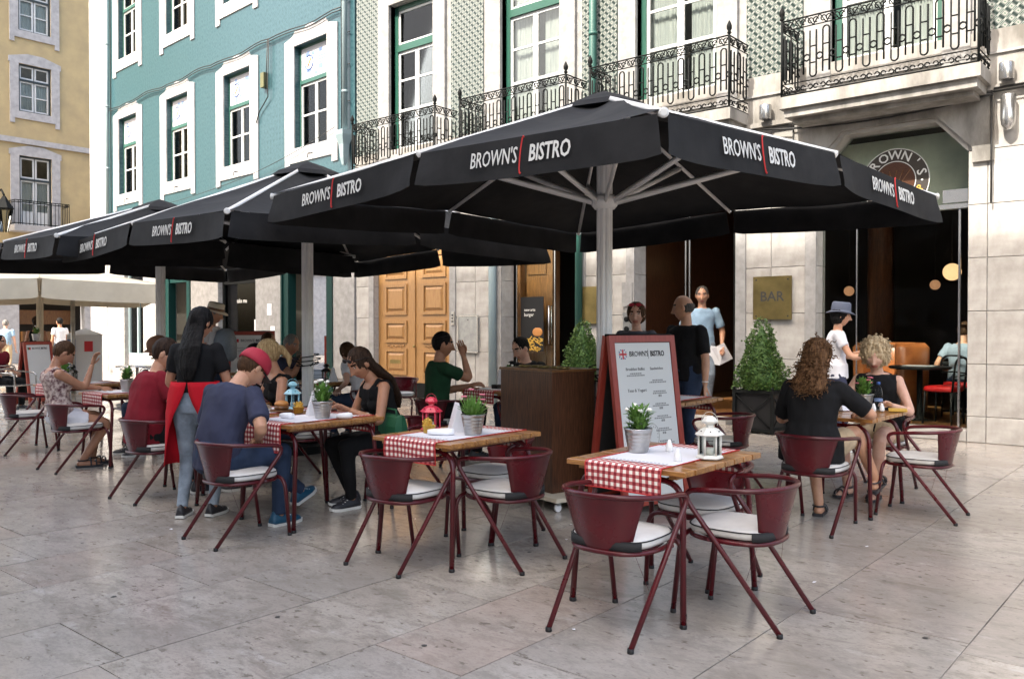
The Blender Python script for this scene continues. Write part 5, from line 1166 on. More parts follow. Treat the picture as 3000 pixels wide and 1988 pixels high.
def red_chair(x, y, rz, label):
    t = thing('bistro_chair', label, 'chair', (x, y, .15), rz, 'red seated bistro chairs'); MB().loft([[(r * math.copysign(abs(math.cos(q)) ** .5, math.cos(q)), r * math.copysign(abs(math.sin(q)) ** .5, math.sin(q)), z) for q in [2 * math.pi * i / 24 for i in range(24)]] for r, z in ((.2, .44), (.215, .455), (.215, .49), (.2, .51), (.1, .52))]).build('seat', 'sunlit_red', t)
    for sx in (-1, 1):
        for sy in (-1, 1): MB().tube([(sx * .19, sy * .19, 0), (sx * .17, sy * .17, .44)], .014, 7).build('leg', 'black_plastic', t)
    MB().tube(rounded([(-.18, -.19, .44), (-.19, -.24, .9), (.19, -.24, .9), (.18, -.19, .44)], .15, 6), .014, 7).tube([(-.18, -.22, .65), (0, -.26, .67), (.18, -.22, .65)], .012, 6).tube(arc((0, .33), .17, 0, 180, 10, y=-.19), .008, 6).build('backrest', 'black_plastic', t)
red_chair(-3.02, 12.62, R(80), 'black bentwood chair with a bright red seat inside the bistro window'); red_chair(-3.05, 13.72, R(-10), 'second red seated chair under the man inside the bistro')
# ------------------------------------------------ people
mat('skin_a', (.50, .27, .17), .5, sss=.08, bump=.05, bs=120, c2=(.44, .22, .135), vs=14); mat('skin_b', (.40, .195, .115), .5, sss=.08, bump=.05, bs=120, c2=(.34, .16, .095), vs=14)
mat('skin_c', (.55, .34, .25), .5, sss=.08, bump=.05, bs=120, c2=(.50, .27, .20), vs=14)
mat('lips', (.36, .12, .09), .5); mat('eye_white', (.34, .28, .25), .4); mat('eye_dark', (.03, .02, .015), .2)
def cloth(name, c, v=.72, **k): mat(name, c, .9, spec=.2, c2=tuple(x * v for x in c), vs=5, bump=.35, bs=16, **k)
cloth('c_black', (.009, .009, .010)); cloth('c_navy', (.038, .042, .075)); cloth('c_maroon', (.20, .012, .022)); cloth('c_green', (.014, .055, .026)); cloth('c_white', (.66, .66, .70), .85)
cloth('c_lightblue', (.30, .44, .58)); cloth('c_grey', (.085, .09, .11)); cloth('c_jeans', (.028, .045, .085)); cloth('c_lightjeans', (.30, .36, .43), .45); cloth('c_beige', (.50, .38, .25)); cloth('c_apron', (.46, .008, .018), .85); cloth('c_greyblue', (.25, .30, .36)); mat('c_floral', (.62, .50, .44), .85, c2=(.10, .03, .04), vs=26, bump=.3, bs=16, detail=2); cloth('c_darkred', (.16, .01, .02))
def hairm(name, c, c2): mat(name, tuple(x * .7 for x in c), .6, spec=.12, c2=tuple(x * .8 for x in c2), vs=9, stretch=(9, 9, 1.2), bump=.5, bs=26)
hairm('h_black', (.005, .005, .005), (.012, .010, .010)); hairm('h_brown', (.045, .022, .011), (.10, .05, .025)); hairm('h_darkbrown', (.02, .011, .008), (.05, .028, .018)); hairm('h_blond', (.30, .19, .085), (.50, .36, .19)); hairm('h_grey', (.17, .16, .15), (.30, .28, .26)); hairm('h_darkgrey', (.06, .055, .05), (.12, .11, .10)); hairm('h_curl', (.055, .025, .012), (.20, .105, .05)); hairm('h_lightcurl', (.50, .36, .20), (.68, .54, .36))
mat('c_shoe_dark', (.02, .02, .025), .5); mat('c_sole', (.65, .65, .62), .6); mat('c_shoe_blue', (.008, .07, .13), .5); mat('c_shoe_orange', (.70, .12, .04), .5); mat('c_straw', (.78, .70, .56), .8, bump=.3, bs=60); mat('c_cap_red', (.34, .014, .034), .75, bump=.2, bs=30); mat('c_hat_blue', (.075, .09, .13), .8, bump=.2, bs=20); mat('c_cap_brown', (.14, .06, .03), .8)
PP = []
def remesh(mb, vox, smooth=3, factor=.5):
    me = bpy.data.meshes.new('tmp'); me.from_pydata(mb.v, [], mb.f); o = bpy.data.objects.new('tmp', me)
    m = o.modifiers.new('r', 'REMESH'); m.mode = 'VOXEL'; m.voxel_size = vox; m.use_smooth_shade = True
    if smooth: s = o.modifiers.new('s', 'SMOOTH'); s.iterations = smooth; s.factor = factor
    out = evalmesh(o); bpy.data.meshes.remove(me); return out
def ik(a, b, l1, l2, pole):
    a, b = Vector(a), Vector(b); d = b - a; L = min(d.length, (l1 + l2) * .995); dn = d.normalized(); b = a + dn * L
    c = (l1 * l1 - l2 * l2 + L * L) / (2 * L); h = math.sqrt(max(0, l1 * l1 - c * c)); p = Vector(pole); p = (p - dn * p.dot(dn)).normalized()
    return a + dn * c + p * h, b
def limb(mb, pts, rs, side=(1, 0, 0), seg=12):
    P, Q = [], []
    for i in range(len(pts) - 1):
        n = 4
        for k in range(n): t = k / n; P.append(Vector(pts[i]).lerp(Vector(pts[i + 1]), t)); Q.append(rs[i] + (rs[i + 1] - rs[i]) * t)
    P.append(Vector(pts[-1])); Q.append(rs[-1])
    S = [P[0]] + [(P[i - 1] + P[i] * 2 + P[i + 1]) / 4 for i in range(1, len(P) - 1)] + [P[-1]]
    mb.tube(S, Q, seg); mb.ball(pts[0], rs[0] * .98, 10, 7); mb.ball(pts[-1], rs[-1] * .98, 10, 7)
def ellip(mb, c, u, v, w):  # three axis vectors
    M = Matrix((Vector(u), Vector(v), Vector(w))).transposed(); mb.ball((0, 0, 0), 1, 16, 12); n = 16 * 11
    for i in range(len(mb.v) - n, len(mb.v)): mb.v[i] = tuple(M @ Vector(mb.v[i]) + Vector(c))
def head_surf(s, t):
    """unit direction angles -> head point; s azimuth from +y, t polar from the top"""
    dx, dy, dz = math.sin(t) * math.sin(s), math.sin(t) * math.cos(s), math.cos(t)
    x, y, z = dx * .076, dy * .096, dz * .116
    if z < -.01: k = min(1, (-.01 - z) / .1); x *= 1 - .30 * k ** 1.3; y = y * (1 - .10 * k) if dy > 0 else y * (1 - .42 * k)
    if dy < 0 and z > -.03: y *= 1.03
    if dy > 0: x *= 1 - .06 * dy; y = y * (.93 + .0 * dy)
    g = lambda a, b, sa, sb, px=x, pz=z: math.exp(-((abs(px) - a) / sa) ** 2 - ((pz - b) / sb) ** 2)
    if dy > .1:
        gx = math.exp(-(x / .011) ** 2); rn = .0
        if -.042 < z < .028: rn = .026 * gx * max(0, (.028 - z) / .066) ** 1.1
        y += rn + .010 * math.exp(-(x / .018) ** 2 - ((z + .036) / .010) ** 2)
        y -= .011 * g(.031, .010, .015, .012); y += .005 * g(.03, .033, .02, .008); y += .006 * g(.04, -.02, .018, .018)
        y += .007 * math.exp(-(x / .022) ** 2 - ((z + .062) / .006) ** 2) + .006 * math.exp(-(x / .02) ** 2 - ((z + .075) / .006) ** 2)
        y += .010 * math.exp(-(x / .02) ** 2 - ((z + .103) / .014) ** 2)
    return Vector((x, y, z))
def head_mesh(mb, M, hair_brow):
    ns, ntt = 52, 44; rings = []
    b = len(mb.v)
    for j in range(1, ntt):
        for i in range(ns): mb.v.append(tuple(M @ head_surf(2 * math.pi * i / ns, math.pi * j / ntt)))
    for j in range(ntt - 2):
        for i in range(ns):
            k = (i + 1) % ns; p = head_surf(2 * math.pi * (i + .5) / ns, math.pi * (j + 1.5) / ntt)
            mi = 0
            if p.y > .05 and abs(p.x) < .024 and -.081 < p.z < -.057: mi = 1
            if p.y > .04 and .014 < abs(p.x) < .05 and .028 < p.z < .037: mi = 4
            mb.f.append((b + j * ns + i, b + j * ns + k, b + (j + 1) * ns + k, b + (j + 1) * ns + i)); mb.m.append(mi); mb.sm.append(True)
    mb.f.append(tuple(b + i for i in range(ns))); mb.m.append(0); mb.sm.append(True)
    mb.f.append(tuple(b + (ntt - 2) * ns + i for i in range(ns))[::-1]); mb.m.append(0); mb.sm.append(True)
    for sx in (-1, 1):
        for c, r, mi in (((sx * .031, .0665, .011), .0115, 2), ((sx * .031, .0748, .011), .0045, 3)):
            n0 = len(mb.v); mb.ball(c, r, 10, 8, mi); mb.v[n0:] = [tuple(M @ Vector(q)) for q in mb.v[n0:]]
        n0 = len(mb.v); mb.ball((0, 0, 0), (.010, .020, .032), 10, 8, 0, Matrix.Translation((sx * .076, -.006, -.002)) @ Matrix.Rotation(sx * R(18), 4, 'Z') @ Matrix.Rotation(R(-12), 4, 'X')); mb.v[n0:] = [tuple(M @ Vector(q)) for q in mb.v[n0:]]
def hand_mesh(mb, w, d, up, s, curl=.5, thumb=1):
    """wrist, direction, palm-normal(up), scale"""
    d = Vector(d).normalized(); up = Vector(up); up = (up - d * up.dot(d)).normalized(); sd = d.cross(up) * thumb
    f = lambda a, b, c: Vector(w) + d * a * s + sd * b * s + up * c * s
    rings = []
    for a, hw, ht in ((-.01, .024, .018), (.02, .032, .016), (.05, .040, .014), (.085, .041, .012), (.095, .036, .009)):
        rings.append([f(a, hw * math.cos(q), ht * math.sin(q)) for q in [2 * math.pi * i / 12 for i in range(12)]])
    mb.loft(rings)
    for i, (b, L) in enumerate(((.030, .072), (.010, .080), (-.010, .074), (-.029, .058))):
        a = .088; c = 0; ang = 0; pts = [f(a - .012, b, 0)]
        for k, fr in enumerate((.45, .32, .23)):
            ang += curl * (.5, .9, .6)[k]; a += L * fr * math.cos(ang); c -= L * fr * math.sin(ang); pts.append(f(a, b * (1 + .04 * k), c))
        mb.tube(pts, [.0092 * s, .0088 * s, .0078 * s, .0062 * s], 7); mb.ball(pts[-1], .0062 * s, 7, 5)
    pts = [f(.02, .026, -.002), f(.045, .046, -.010), f(.072, .052, -.022), f(.092, .046, -.030)]
    mb.tube(pts, [.013 * s, .0115 * s, .0095 * s, .0075 * s], 7); mb.ball(pts[-1], .0075 * s, 7, 5)
def wrinkle(me, amp, seed, sc_=14.):
    NS = [v.normal.copy() for v in me.vertices]
    for v, nn_ in zip(me.vertices, NS):
        p = v.co; n = noise.noise(Vector((p.x * sc_, p.y * sc_, p.z * sc_ * .55 + seed))) + .6 * noise.noise(Vector((p.x * sc_ * 2.2, p.y * sc_ * 2.2, p.z * sc_ + seed)))
        v.co = p + nn_ * (n * amp)
def person(label, loc, yaw, h=1.72, sex='m', seated=True, lean=8, twist=0, side=0, hips=None, skin='skin_a', shirt='c_black', sleeve=.55, pants='c_jeans', pleg=1., shoes='c_shoe_dark', sole='c_sole', sandals=False, hair='short', hairc='h_brown',
           neck=0, hyaw=0, hroll=0, lh=None, rh=None, lf=None, rf=None, curl=.5, cat='person', group=None, vox=.011, fat=1., lpole=None, rpole=None, low_neck=False, hem=.0, zf=0., lup=None, rup=None, belly=0., sh0=1):
    s = h / 1.75; fem = sex == 'f'; X, Y, Z = Vector((1, 0, 0)), Vector((0, 1, 0)), Vector((0, 0, 1))
    P = Vector(hips) if hips else Vector((0, 0, .545 if seated else .93 * s))
    Rt = Matrix.Rotation(R(-lean), 3, 'X'); sp = Rt @ Z; sp = (Matrix.Rotation(R(side), 3, 'Y') @ sp).normalized()
    Ru = Matrix.Rotation(R(twist), 3, 'Z'); ex = (Ru @ X); ex = (ex - sp * ex.dot(sp)).normalized(); ey = sp.cross(ex)
    ex0 = X; bend = lambda t: (Z.lerp(sp, min(1, t * 1.6))).normalized()
    c = [P - Z * .07 * s, P, P + bend(.1) * .10 * s, P + bend(.25) * .19 * s]; 
    for d_ in (.10, .09, .07, .045): c.append(c[-1] + sp * d_ * s)
    sh = .165 if fem else .188
    if fem: wd = [(.14, .10), (.172, .122), (.155, .112), (.122, .092), (.135, .10), (.15, .108), (.14, .088), (.075, .06)]
    else: wd = [(.13, .10), (.160, .118), (.152, .112), (.145, .108), (.158, .115), (.172, .118), (.165, .10), (.09, .07)]
    wd = [(a * s * fat, b * s * fat * (1 + belly * (1 if 1 < i < 5 else 0))) for i, (a, b) in enumerate(wd)]
    def torso(mb, g, i0=0, i1=8):
        rings = []
        for i in range(i0, i1):
            t = min(1, i / 4); e1 = X.lerp(ex, t).normalized(); e2 = Y.lerp(ey, t).normalized(); a, b = wd[i][0] + g, wd[i][1] + g
            rings.append([c[i] + e1 * (a * math.cos(q)) + e2 * (b * (math.copysign(abs(math.sin(q)) ** .85, math.sin(q)))) for q in [2 * math.pi * k / 20 for k in range(20)]])
        mb.loft(rings)
        if fem and i1 > 5:
            for q in (-1, 1): ellip(mb, c[4] + ex * q * .062 * s + ey * .075 * s + sp * .02, ex * (.055 + g) * s, ey * (.052 + g) * s, sp * (.055 + g) * s)
    nb = c[7]; hd_d = (Matrix.Rotation(R(-lean - neck), 3, 'X') @ Z); hd_d = (Ru @ hd_d).normalized()
    nt_ = nb + sp * .02 * s + hd_d * .075 * s
    HR = (Ru @ Matrix.Rotation(R(hyaw), 3, 'Z') @ Matrix.Rotation(R(-neck - lean * .5), 3, 'X') @ Matrix.Rotation(R(hroll), 3, 'Y'))
    hc = nt_ + HR @ Vector((0, .022, .085)) * s; HM = Matrix.Translation(hc) @ HR.to_4x4() @ Matrix.Scale(s * (1.08 if fem else 1.11), 4)
    S = {q: c[6] + ex * q * sh * s - sp * .012 * s for q in (-1, 1)}; H = {q: P + X * q * .088 * s - Z * .02 for q in (-1, 1)}
    ua, fa, th, sn = .295 * s, .255 * s, .43 * s, .43 * s
    if lh is None: lh = (-.24, .18, P.z + .12) if seated else (-.27, .05, .80 * s)
    if rh is None: rh = (.24, .18, P.z + .12) if seated else (.27, .05, .80 * s)
    E_, Wr = {}, {}
    for q, t_, pl in ((-1, lh, lpole), (1, rh, rpole)): E_[q], Wr[q] = ik(S[q], t_, ua, fa, pl or (q * .45, -.5, -.7))
    za = .085 * s + zf
    if lf is None: lf = (-.12, .42, za) if seated else (-.09, .0, za)
    if rf is None: rf = (.12, .42, za) if seated else (.09, .0, za)
    K, A = {}, {}
    for q, t_ in ((-1, lf), (1, rf)): K[q], A[q] = ik(H[q], t_, th, sn, (q * .18, .8, .6 if seated else .0))
    f_ = .88 if fem else 1.
    body = MB(); torso(body, 0); limb(body, [c[7] - sp * .03, nt_ + hd_d * .03 * s], [.062 * s * f_, .053 * s * f_])
    Fd = {}
    for q in (-1, 1):
        body.ball(S[q], .056 * s * f_, 12, 9); limb(body, [S[q], S[q].lerp(E_[q], .45), E_[q], E_[q].lerp(Wr[q], .3), Wr[q]], [.053 * s * f_, .050 * s * f_, .041 * s * f_, .042 * s * f_, .0255 * s * f_])
        limb(body, [H[q], H[q].lerp(K[q], .5), K[q], K[q].lerp(A[q], .3), A[q]], [.095 * s * fat, .078 * s, .056 * s, .057 * s * f_, .036 * s])
        kd = (K[q] - A[q]); fd = Vector((q * .15, 1, 0)).normalized()
        if not seated or A[q].z < .16 + zf: pass
        else: fd = (Vector((q * .1, 1, .3))).normalized()
        Fd[q] = fd
        limb(body, [A[q] - Z * .045 * s - fd * .03 * s, A[q] - Z * .055 * s + fd * .07 * s, A[q] - Z * .068 * s + fd * .15 * s], [.034 * s, .034 * s, .02 * s])
    me = remesh(body, vox, 3)
    ex2 = MB(); head_mesh(ex2, HM, hairc)
    for q, up_ in ((-1, lup), (1, rup)):
        d = (Wr[q] - E_[q]).normalized(); up = Vector(up_) if up_ else Vector((-q * .5, 0, 1)); hand_mesh(ex2, Wr[q], d, up, s * f_, curl, thumb=-q if True else q)
    b2 = MB(); b2.v = [tuple(v.co) for v in me.vertices]; b2.f = [tuple(p.vertices) for p in me.polygons]; b2.m = [0] * len(b2.f); b2.sm = [True] * len(b2.f); bpy.data.meshes.remove(me)
    n0 = len(b2.v); b2.v += ex2.v; b2.f += [tuple(n0 + k for k in f) for f in ex2.f]; b2.m += ex2.m; b2.sm += ex2.sm
    me = b2.mesh('person', [skin, 'lips', 'eye_white', 'eye_dark', hairc], fixn=False)
    root = mk('person', me, None, loc, R(yaw), label=label, cat=cat, group=group)
    def garment(name, mb, m, amp=.004, v_=None, sm=2):
        g = remesh(mb, v_ or vox, sm); wrinkle(g, amp, random.random() * 50, 11.); g.materials.append(MATS[m]); return mk(name, g, root)
    if shirt:
        g = MB(); torso(g, .013 * s, sh0, 7 if low_neck else 8)
        if hem: g.loft([[c[i] + X * ((wd[1][0] + .016) * k_ * math.cos(q)) + Y * ((wd[1][1] + .016) * k_ * math.sin(q)) for q in [2 * math.pi * k / 20 for k in range(20)]] for i, k_ in ((0, 1.02), (1, 1.0), (2, 1.0))])
        for q in (-1, 1):
            if sleeve > 0:
                g.ball(S[q], .067 * s, 12, 9); e = S[q].lerp(E_[q], min(1, sleeve)); pts, rs = [S[q], S[q].lerp(e, .5), e], [.064 * s, .066 * s, .067 * s * f_]
                if sleeve > 1: pts.append(E_[q].lerp(Wr[q], sleeve - 1)); rs.append(.048 * s)
                P_ = []; g.tube([pts[0], pts[1], pts[2]] + pts[3:], rs, 12)
            elif not low_neck: g.ball(S[q] - ex * q * .03, .058 * s, 10, 8)
            else: g.tube([c[5] + ex * q * .085 * s + ey * .115 * s, c[6] + ex * q * .095 * s + ey * .085 * s, c[6] + ex * q * .105 * s + sp * .048 * s, c[6] + ex * q * .095 * s - ey * .085 * s, c[5] + ex * q * .085 * s - ey * .112 * s], .014 * s, 7)
        garment('shirt', g, shirt, .009)
    if pants:
        g = MB(); torso(g, .010 * s, 0, 3)
        for q in (-1, 1):
            full = pleg >= 1; e = K[q] if full else H[q].lerp(K[q], pleg * 1.)
            g.ball(H[q], .10 * s * fat, 12, 9)
            pts, rs = [H[q], H[q].lerp(e, .5), e], [.104 * s * fat, (.090 if full else .098) * s, (.068 if full else .088) * s]
            g.tube(pts, rs, 12)
            if full:
                g.ball(K[q], .068 * s, 12, 9); e2 = K[q].lerp(A[q], min(1., pleg - .0) if pleg <= 1 else 1.); g.tube([K[q], K[q].lerp(e2, .35), e2], [.067 * s, .064 * s * f_, (.054 if not fem else .045) * s], 12)
        garment('trousers' if pleg >= 1 else 'shorts', g, pants, .0045)
    for q in (-1, 1):
        fd = Fd[q]; a = A[q]; base = a - Z * (.085 * s); sd_ = fd.cross(Z).normalized()
        upv = sd_.cross(fd).normalized()
        prof = ((-.075, .030, .006), (-.06, .038, 0), (0, .040, 0), (.07, .046, 0), (.12, .048, 0), (.17, .036, .003), (.188, .018, .008))
        sl = MB().loft([[base + fd * x_ * s + sd_ * w_ * s * cx_ + upv * (z_ + zz) * s for cx_, zz in ((-1, 0), (1, 0), (1.03, .022), (-1.03, .022))] for x_, w_, z_ in prof], smooth=False)
        if sandals:
            so = sl.build('sandal', 'c_shoe_dark' if shoes != 'c_beige' else 'c_beige', root); st = MB()
            for x_, hh in ((.12, .052), (.07, .065)): st.tube([base + fd * x_ * s + sd_ * .047 * s * math.cos(t) + upv * (.02 + hh * math.sin(t)) * s for t in [math.pi * i / 8 for i in range(9)]], .008 * s, 5)
            st.tube([base + fd * (-.0 + .05 * math.cos(t)) * s + sd_ * .042 * s * math.sin(t) + upv * .075 * s for t in [2 * math.pi * i / 14 for i in range(14)]], .007 * s, 5, closed=True); st.build('strap', 'c_shoe_dark', so)
        else:
            up = MB().loft([[base + fd * x_ * s + sd_ * w_ * .97 * s * math.cos(t) + upv * (.018 + hh * max(0, math.sin(t))) * s for t in [math.pi * i / 10 for i in range(11)]] for x_, w_, hh in ((-.073, .028, .05), (-.055, .036, .09), (-.01, .038, .095), (.05, .042, .07), (.11, .044, .045), (.16, .034, .036), (.183, .016, .018))])
            so = up.build('shoe', shoes, root); sl.build('sole', sole, so)
            m_ = MB()
            for i in range(4): m_.tube([base + fd * (.03 + i * .022) * s + sd_ * .03 * s * k_ + upv * (.092 - .012 * i) * s for k_ in (-1, 0, 1)], .003 * s, 4)
            m_.build('lace', 'c_sole', so)
    # hair and headgear in head space
    def hs(mb): mb.v = [tuple(HM @ Vector(p)) for p in mb.v]; return mb
    g = MB(); k = 1.
    if hair in ('short', 'bald'):
        if hair == 'short': ellip(g, (0, -.017, .024), (.0835, 0, 0), (0, .094, -.01), (0, .012, .101))
        else: ellip(g, (0, -.026, -.002), (.0815, 0, 0), (0, .082, -.02), (0, .015, .06))
    elif hair == 'bob': ellip(g, (0, -.02, .022), (.094, 0, 0), (0, .10, 0), (0, 0, .106)); ellip(g, (0, -.035, -.035), (.092, 0, 0), (0, .07, 0), (0, 0, .07))
    elif hair in ('long', 'longcurl', 'tied'):
        ellip(g, (0, -.018, .022), (.088, 0, 0), (0, .099, 0), (0, 0, .107)); 
        if hair != 'tied':
            b_ = HM.inverted() @ (c[3] if hair == 'long' else c[4]); back = (HM.inverted().to_3x3() @ (-ey)).normalized()
            m1 = HM.inverted() @ (c[6] - ey * .115 * s); m2 = HM.inverted() @ (c[4] - ey * (.135) * s); m3 = HM.inverted() @ ((c[3] if hair == 'long' else c[5] + sp * .0) - ey * .135 * s); m2 = m2 if hair == 'long' else m2 + HM.inverted().to_3x3() @ (sp * .12)
            g.tube([Vector((0, -.05, .03)), Vector((0, -.062, -.06)), m1, m2, m3], [.092, .098, .115 if hair == 'long' else .125, .095 if hair == 'long' else .105, .035], 14, side=(1, 0, 0), ry=[.05, .045, .035, .03, .012])
        else: g.ball((0, -.11, .01), (.04, .045, .04), 12, 9); g.tube([(0, -.13, 0), (.01, -.165, -.07), (.0, -.15, -.15)], [.03, .028, .01], 8)
    elif hair == 'curly': ellip(g, (0, -.03, .03), (.108, 0, 0), (0, .118, 0), (0, 0, .115)); ellip(g, (0, -.04, -.04), (.102, 0, 0), (0, .08, 0), (0, 0, .07))
    if hair and g.v:
        hs(g); hm_ = remesh(g, .008, 2)
        amp = .005 if hair not in ('curly', 'longcurl') else .014
        NS = [v.normal.copy() for v in hm_.vertices]
        for v, nn_ in zip(hm_.vertices, NS):
            q = HM.inverted() @ v.co; n_ = noise.noise(Vector((math.atan2(q.x, -q.y) * (9 if amp < .01 else 5), q.z * 14, 3.3))); v.co += nn_ * amp * (n_ + .5 * noise.noise(q * 60))
        hm_.materials.append(MATS[hairc]); ho = mk('hair', hm_, root)
        if hair in ('curly', 'longcurl'):
            cu_ = MB(); rr = random.Random(len(label)); vs = [(v.co.copy(), v.normal.copy()) for v in hm_.vertices if (HM.inverted() @ v.co).y < .055 or (HM.inverted() @ v.co).z > .07]
            for i in range(300 if hair == 'curly' else 420):
                p, n_ = rr.choice(vs); d = (n_ * .5 + Vector((rr.uniform(-.6, .6), rr.uniform(-.6, .6), rr.uniform(-1.4, .1 if hair == 'longcurl' else .8)))).normalized(); o_ = d.orthogonal().normalized(); o2 = d.cross(o_); L = rr.uniform(.02, .045) if hair == 'curly' else rr.uniform(.03, .07); r_ = rr.uniform(.005, .009); ph = rr.random() * 6
                cu_.tube([p - n_ * .004 + d * L * t + (o_ * math.cos(ph + t * 11) + o2 * math.sin(ph + t * 11)) * r_ for t in [j / 9 for j in range(10)]], [.0035] * 8 + [.0028, .001], 4)
            o = cu_.build('curls', hairc, ho, fixn=False); o['kind'] = 'stuff'
    PP.append((label, [tuple(Matrix.Translation(loc) @ Matrix.Rotation(R(yaw), 4, 'Z') @ v) for v in (HM @ Vector((0, 0, 0)), HM @ Vector((0, 0, .12)), A[-1], A[1])]))
    return root, HM, dict(W=Wr, E=E_, c=c, S=S, ex=ex, ey=ey, sp=sp, s=s, root=root, H=H, K=K)
def cap(root, HM, m, brim_m, yaw=0):
    g = MB(); rg = []
    for z, k in ((.012, 1.0), (.04, 1.0), (.075, .92), (.10, .74), (.118, .45), (.124, .05)): rg.append([(.090 * k * math.cos(q), -.008 + .110 * k * math.sin(q), z + .004) for q in [2 * math.pi * i / 28 for i in range(28)]])
    g.loft(rg); g.v = [tuple(HM @ Vector(p)) for p in g.v]; c_ = g.build('cap', m, root)
    b = MB(); n = 16; top = []; 
    for r_ in (.0, .5, 1.):
        top.append([(math.sin(q) * (.074 + .0 * r_), .07 + r_ * .085 * math.cos(q) - (1 - r_) * (1 - math.cos(q)) * .05, .03 - .022 * (math.sin(q)) ** 2 - .016 * r_) for q in [R(-80 + 160 * i / n) for i in range(n + 1)]])
    vs = [p for r_ in top for p in r_] + [(x, y, z - .004) for r_ in top for x, y, z in r_]; N = (n + 1) * 3; fs = []
    for j in range(2):
        for i in range(n): a = j * (n + 1) + i; fs += [(a, a + 1, a + n + 2, a + n + 1), (a + N, a + n + 1 + N, a + n + 2 + N, a + 1 + N)]
    for i in range(n): a = 2 * (n + 1) + i; fs.append((a, a + 1, a + 1 + N, a + N))
    b.add([tuple(HM @ Vector(p)) for p in vs], fs, smooth=True); b.build('brim', brim_m, c_)
def hat(root, HM, m, br=.06, band=None, crown=.10):
    g = MB(); rg = []
    for r_, z in ((1 + br / .09, .028), (1 + br / .09, .034), (1.02, .050), (1.0, .07), (.95, .05 + crown), (.8, .065 + crown), (.2, .055 + crown), (.02, .055 + crown)): rg.append([(.087 * r_ * math.cos(q), -.008 + .104 * r_ * math.sin(q), z + (.012 * math.cos(2 * q) if r_ > 1.1 else 0)) for q in [2 * math.pi * i / 28 for i in range(28)]])
    g.loft(rg); g.v = [tuple(HM @ Vector(p)) for p in g.v]; o = g.build('hat', m, root)
    if band: b = MB(); b.loft([[(.087 * r_ * math.cos(q), -.008 + .104 * r_ * math.sin(q), z) for q in [2 * math.pi * i / 28 for i in range(28)]] for r_, z in ((1.035, .05), (1.02, .08))], cap=False); b.v = [tuple(HM @ Vector(p)) for p in b.v]; b.build('hat_band', band, o)
def shades(root, HM, z=.075, y=.055, m='black_plastic'):
    g = MB()
    for s_ in (-1, 1): g.ball((s_ * .034, y + .03, z), (.028, .008, .018), 12, 8); g.tube([(s_ * .06, y + .025, z), (s_ * .088, y - .04, z - .02), (s_ * .09, y - .10, z - .045)], .003, 4)
    g.tube([(-.01, y + .034, z + .005), (.01, y + .034, z + .005)], .003, 4); g.v = [tuple(HM @ Vector(p)) for p in g.v]; g.build('sunglasses', m, root)

# waitress, standing, her back to the camera
r, HM, q = person('waitress with long black hair and a red apron standing with her back to the camera', (-6.08, 3.42, 0), 34, 1.63, 'f', False, lean=3, skin='skin_b', shirt='c_black', sleeve=.62, pants='c_lightjeans', hair='long', hairc='h_black', neck=12, hyaw=-22,
    lh=(-.16, .26, 1.0), rh=(.16, .26, 1.02), lf=(-.10, -.03, .08), rf=(.11, .05, .08), fat=1.10, vox=.010, sh0=2)
ap = MB(); w0 = .19
for s_ in (-1, 1):  # apron wraps round the hips, open at the back, long at the front
    rg = []; n = 14
    for z, fl, ga in ((1.04, .97, 2), (1.0, 1.03, 4), (.95, 1.10, 7), (.88, 1.15, 15), (.80, 1.20, 26), (.70, 1.22, 38), (.55, 1.25, 50), (.40, 1.30, 56)):
        rg.append([(s_ * .185 * fl * math.sin(a), -.012 - .138 * fl * math.cos(a) + .006 * math.sin(a * 9 + z * 7), z) for a in [R(ga + (180 - ga) * i / n) for i in range(n + 1)]])
    vs = [p for r_ in rg for p in r_]; ap.add(vs, [(j * (n + 1) + i, j * (n + 1) + i + 1, (j + 1) * (n + 1) + i + 1, (j + 1) * (n + 1) + i) for j in range(7) for i in range(n)], smooth=True)
o = ap.build('apron', 'c_apron', r, fixn=False); sm = o.modifiers.new('thick', 'SOLIDIFY'); sm.thickness = .006
# man in red cap
r, HM, q = person('man in a red baseball cap and navy T-shirt hunched over the front table', (-5.40, 3.20, 0), 12, 1.84, 'm', True, lean=24, skin='skin_a', shirt='c_navy', sleeve=.78, pants='c_jeans', shoes='c_shoe_blue', hair='short', hairc='h_brown', neck=30, hyaw=-12,
    lh=(-.24, .42, .80), rh=(.20, .18, .68), lf=(.02, .80, .19), rf=(.14, .45, .085), rpole=(.6, -.4, -.5), vox=.010, fat=1.05, hem=1)
cap(r, HM, 'c_cap_red', 'blackboard')
# dark-haired woman with green bag
r, HM, q = person('woman with long dark hair and black tank top leaning over her plate', (-5.38, 4.74, 0), 165, 1.76, 'f', True, lean=20, skin='skin_b', shirt='c_black', sleeve=0, low_neck=True, pants='c_black', hair='long', hairc='h_darkbrown', neck=22, hyaw=8,
    lh=(-.14, .40, .80), rh=(.12, .40, .82), lf=(-.08, .36, .085), rf=(.10, .28, .085), vox=.010)
shades(r, HM)
# blond woman
r, HM, q = person('blond woman in a black tank top seated behind the man in the red cap', (-6.75, 4.70, 0), 160, 1.80, 'f', True, lean=16, side=-8, skin='skin_b', shirt='c_black', sleeve=0, low_neck=True, pants='c_jeans', hair='tied', hairc='h_blond', neck=6, hyaw=-25, lh=(-.25, .38, .79), rh=(.06, .44, .80), vox=.011)
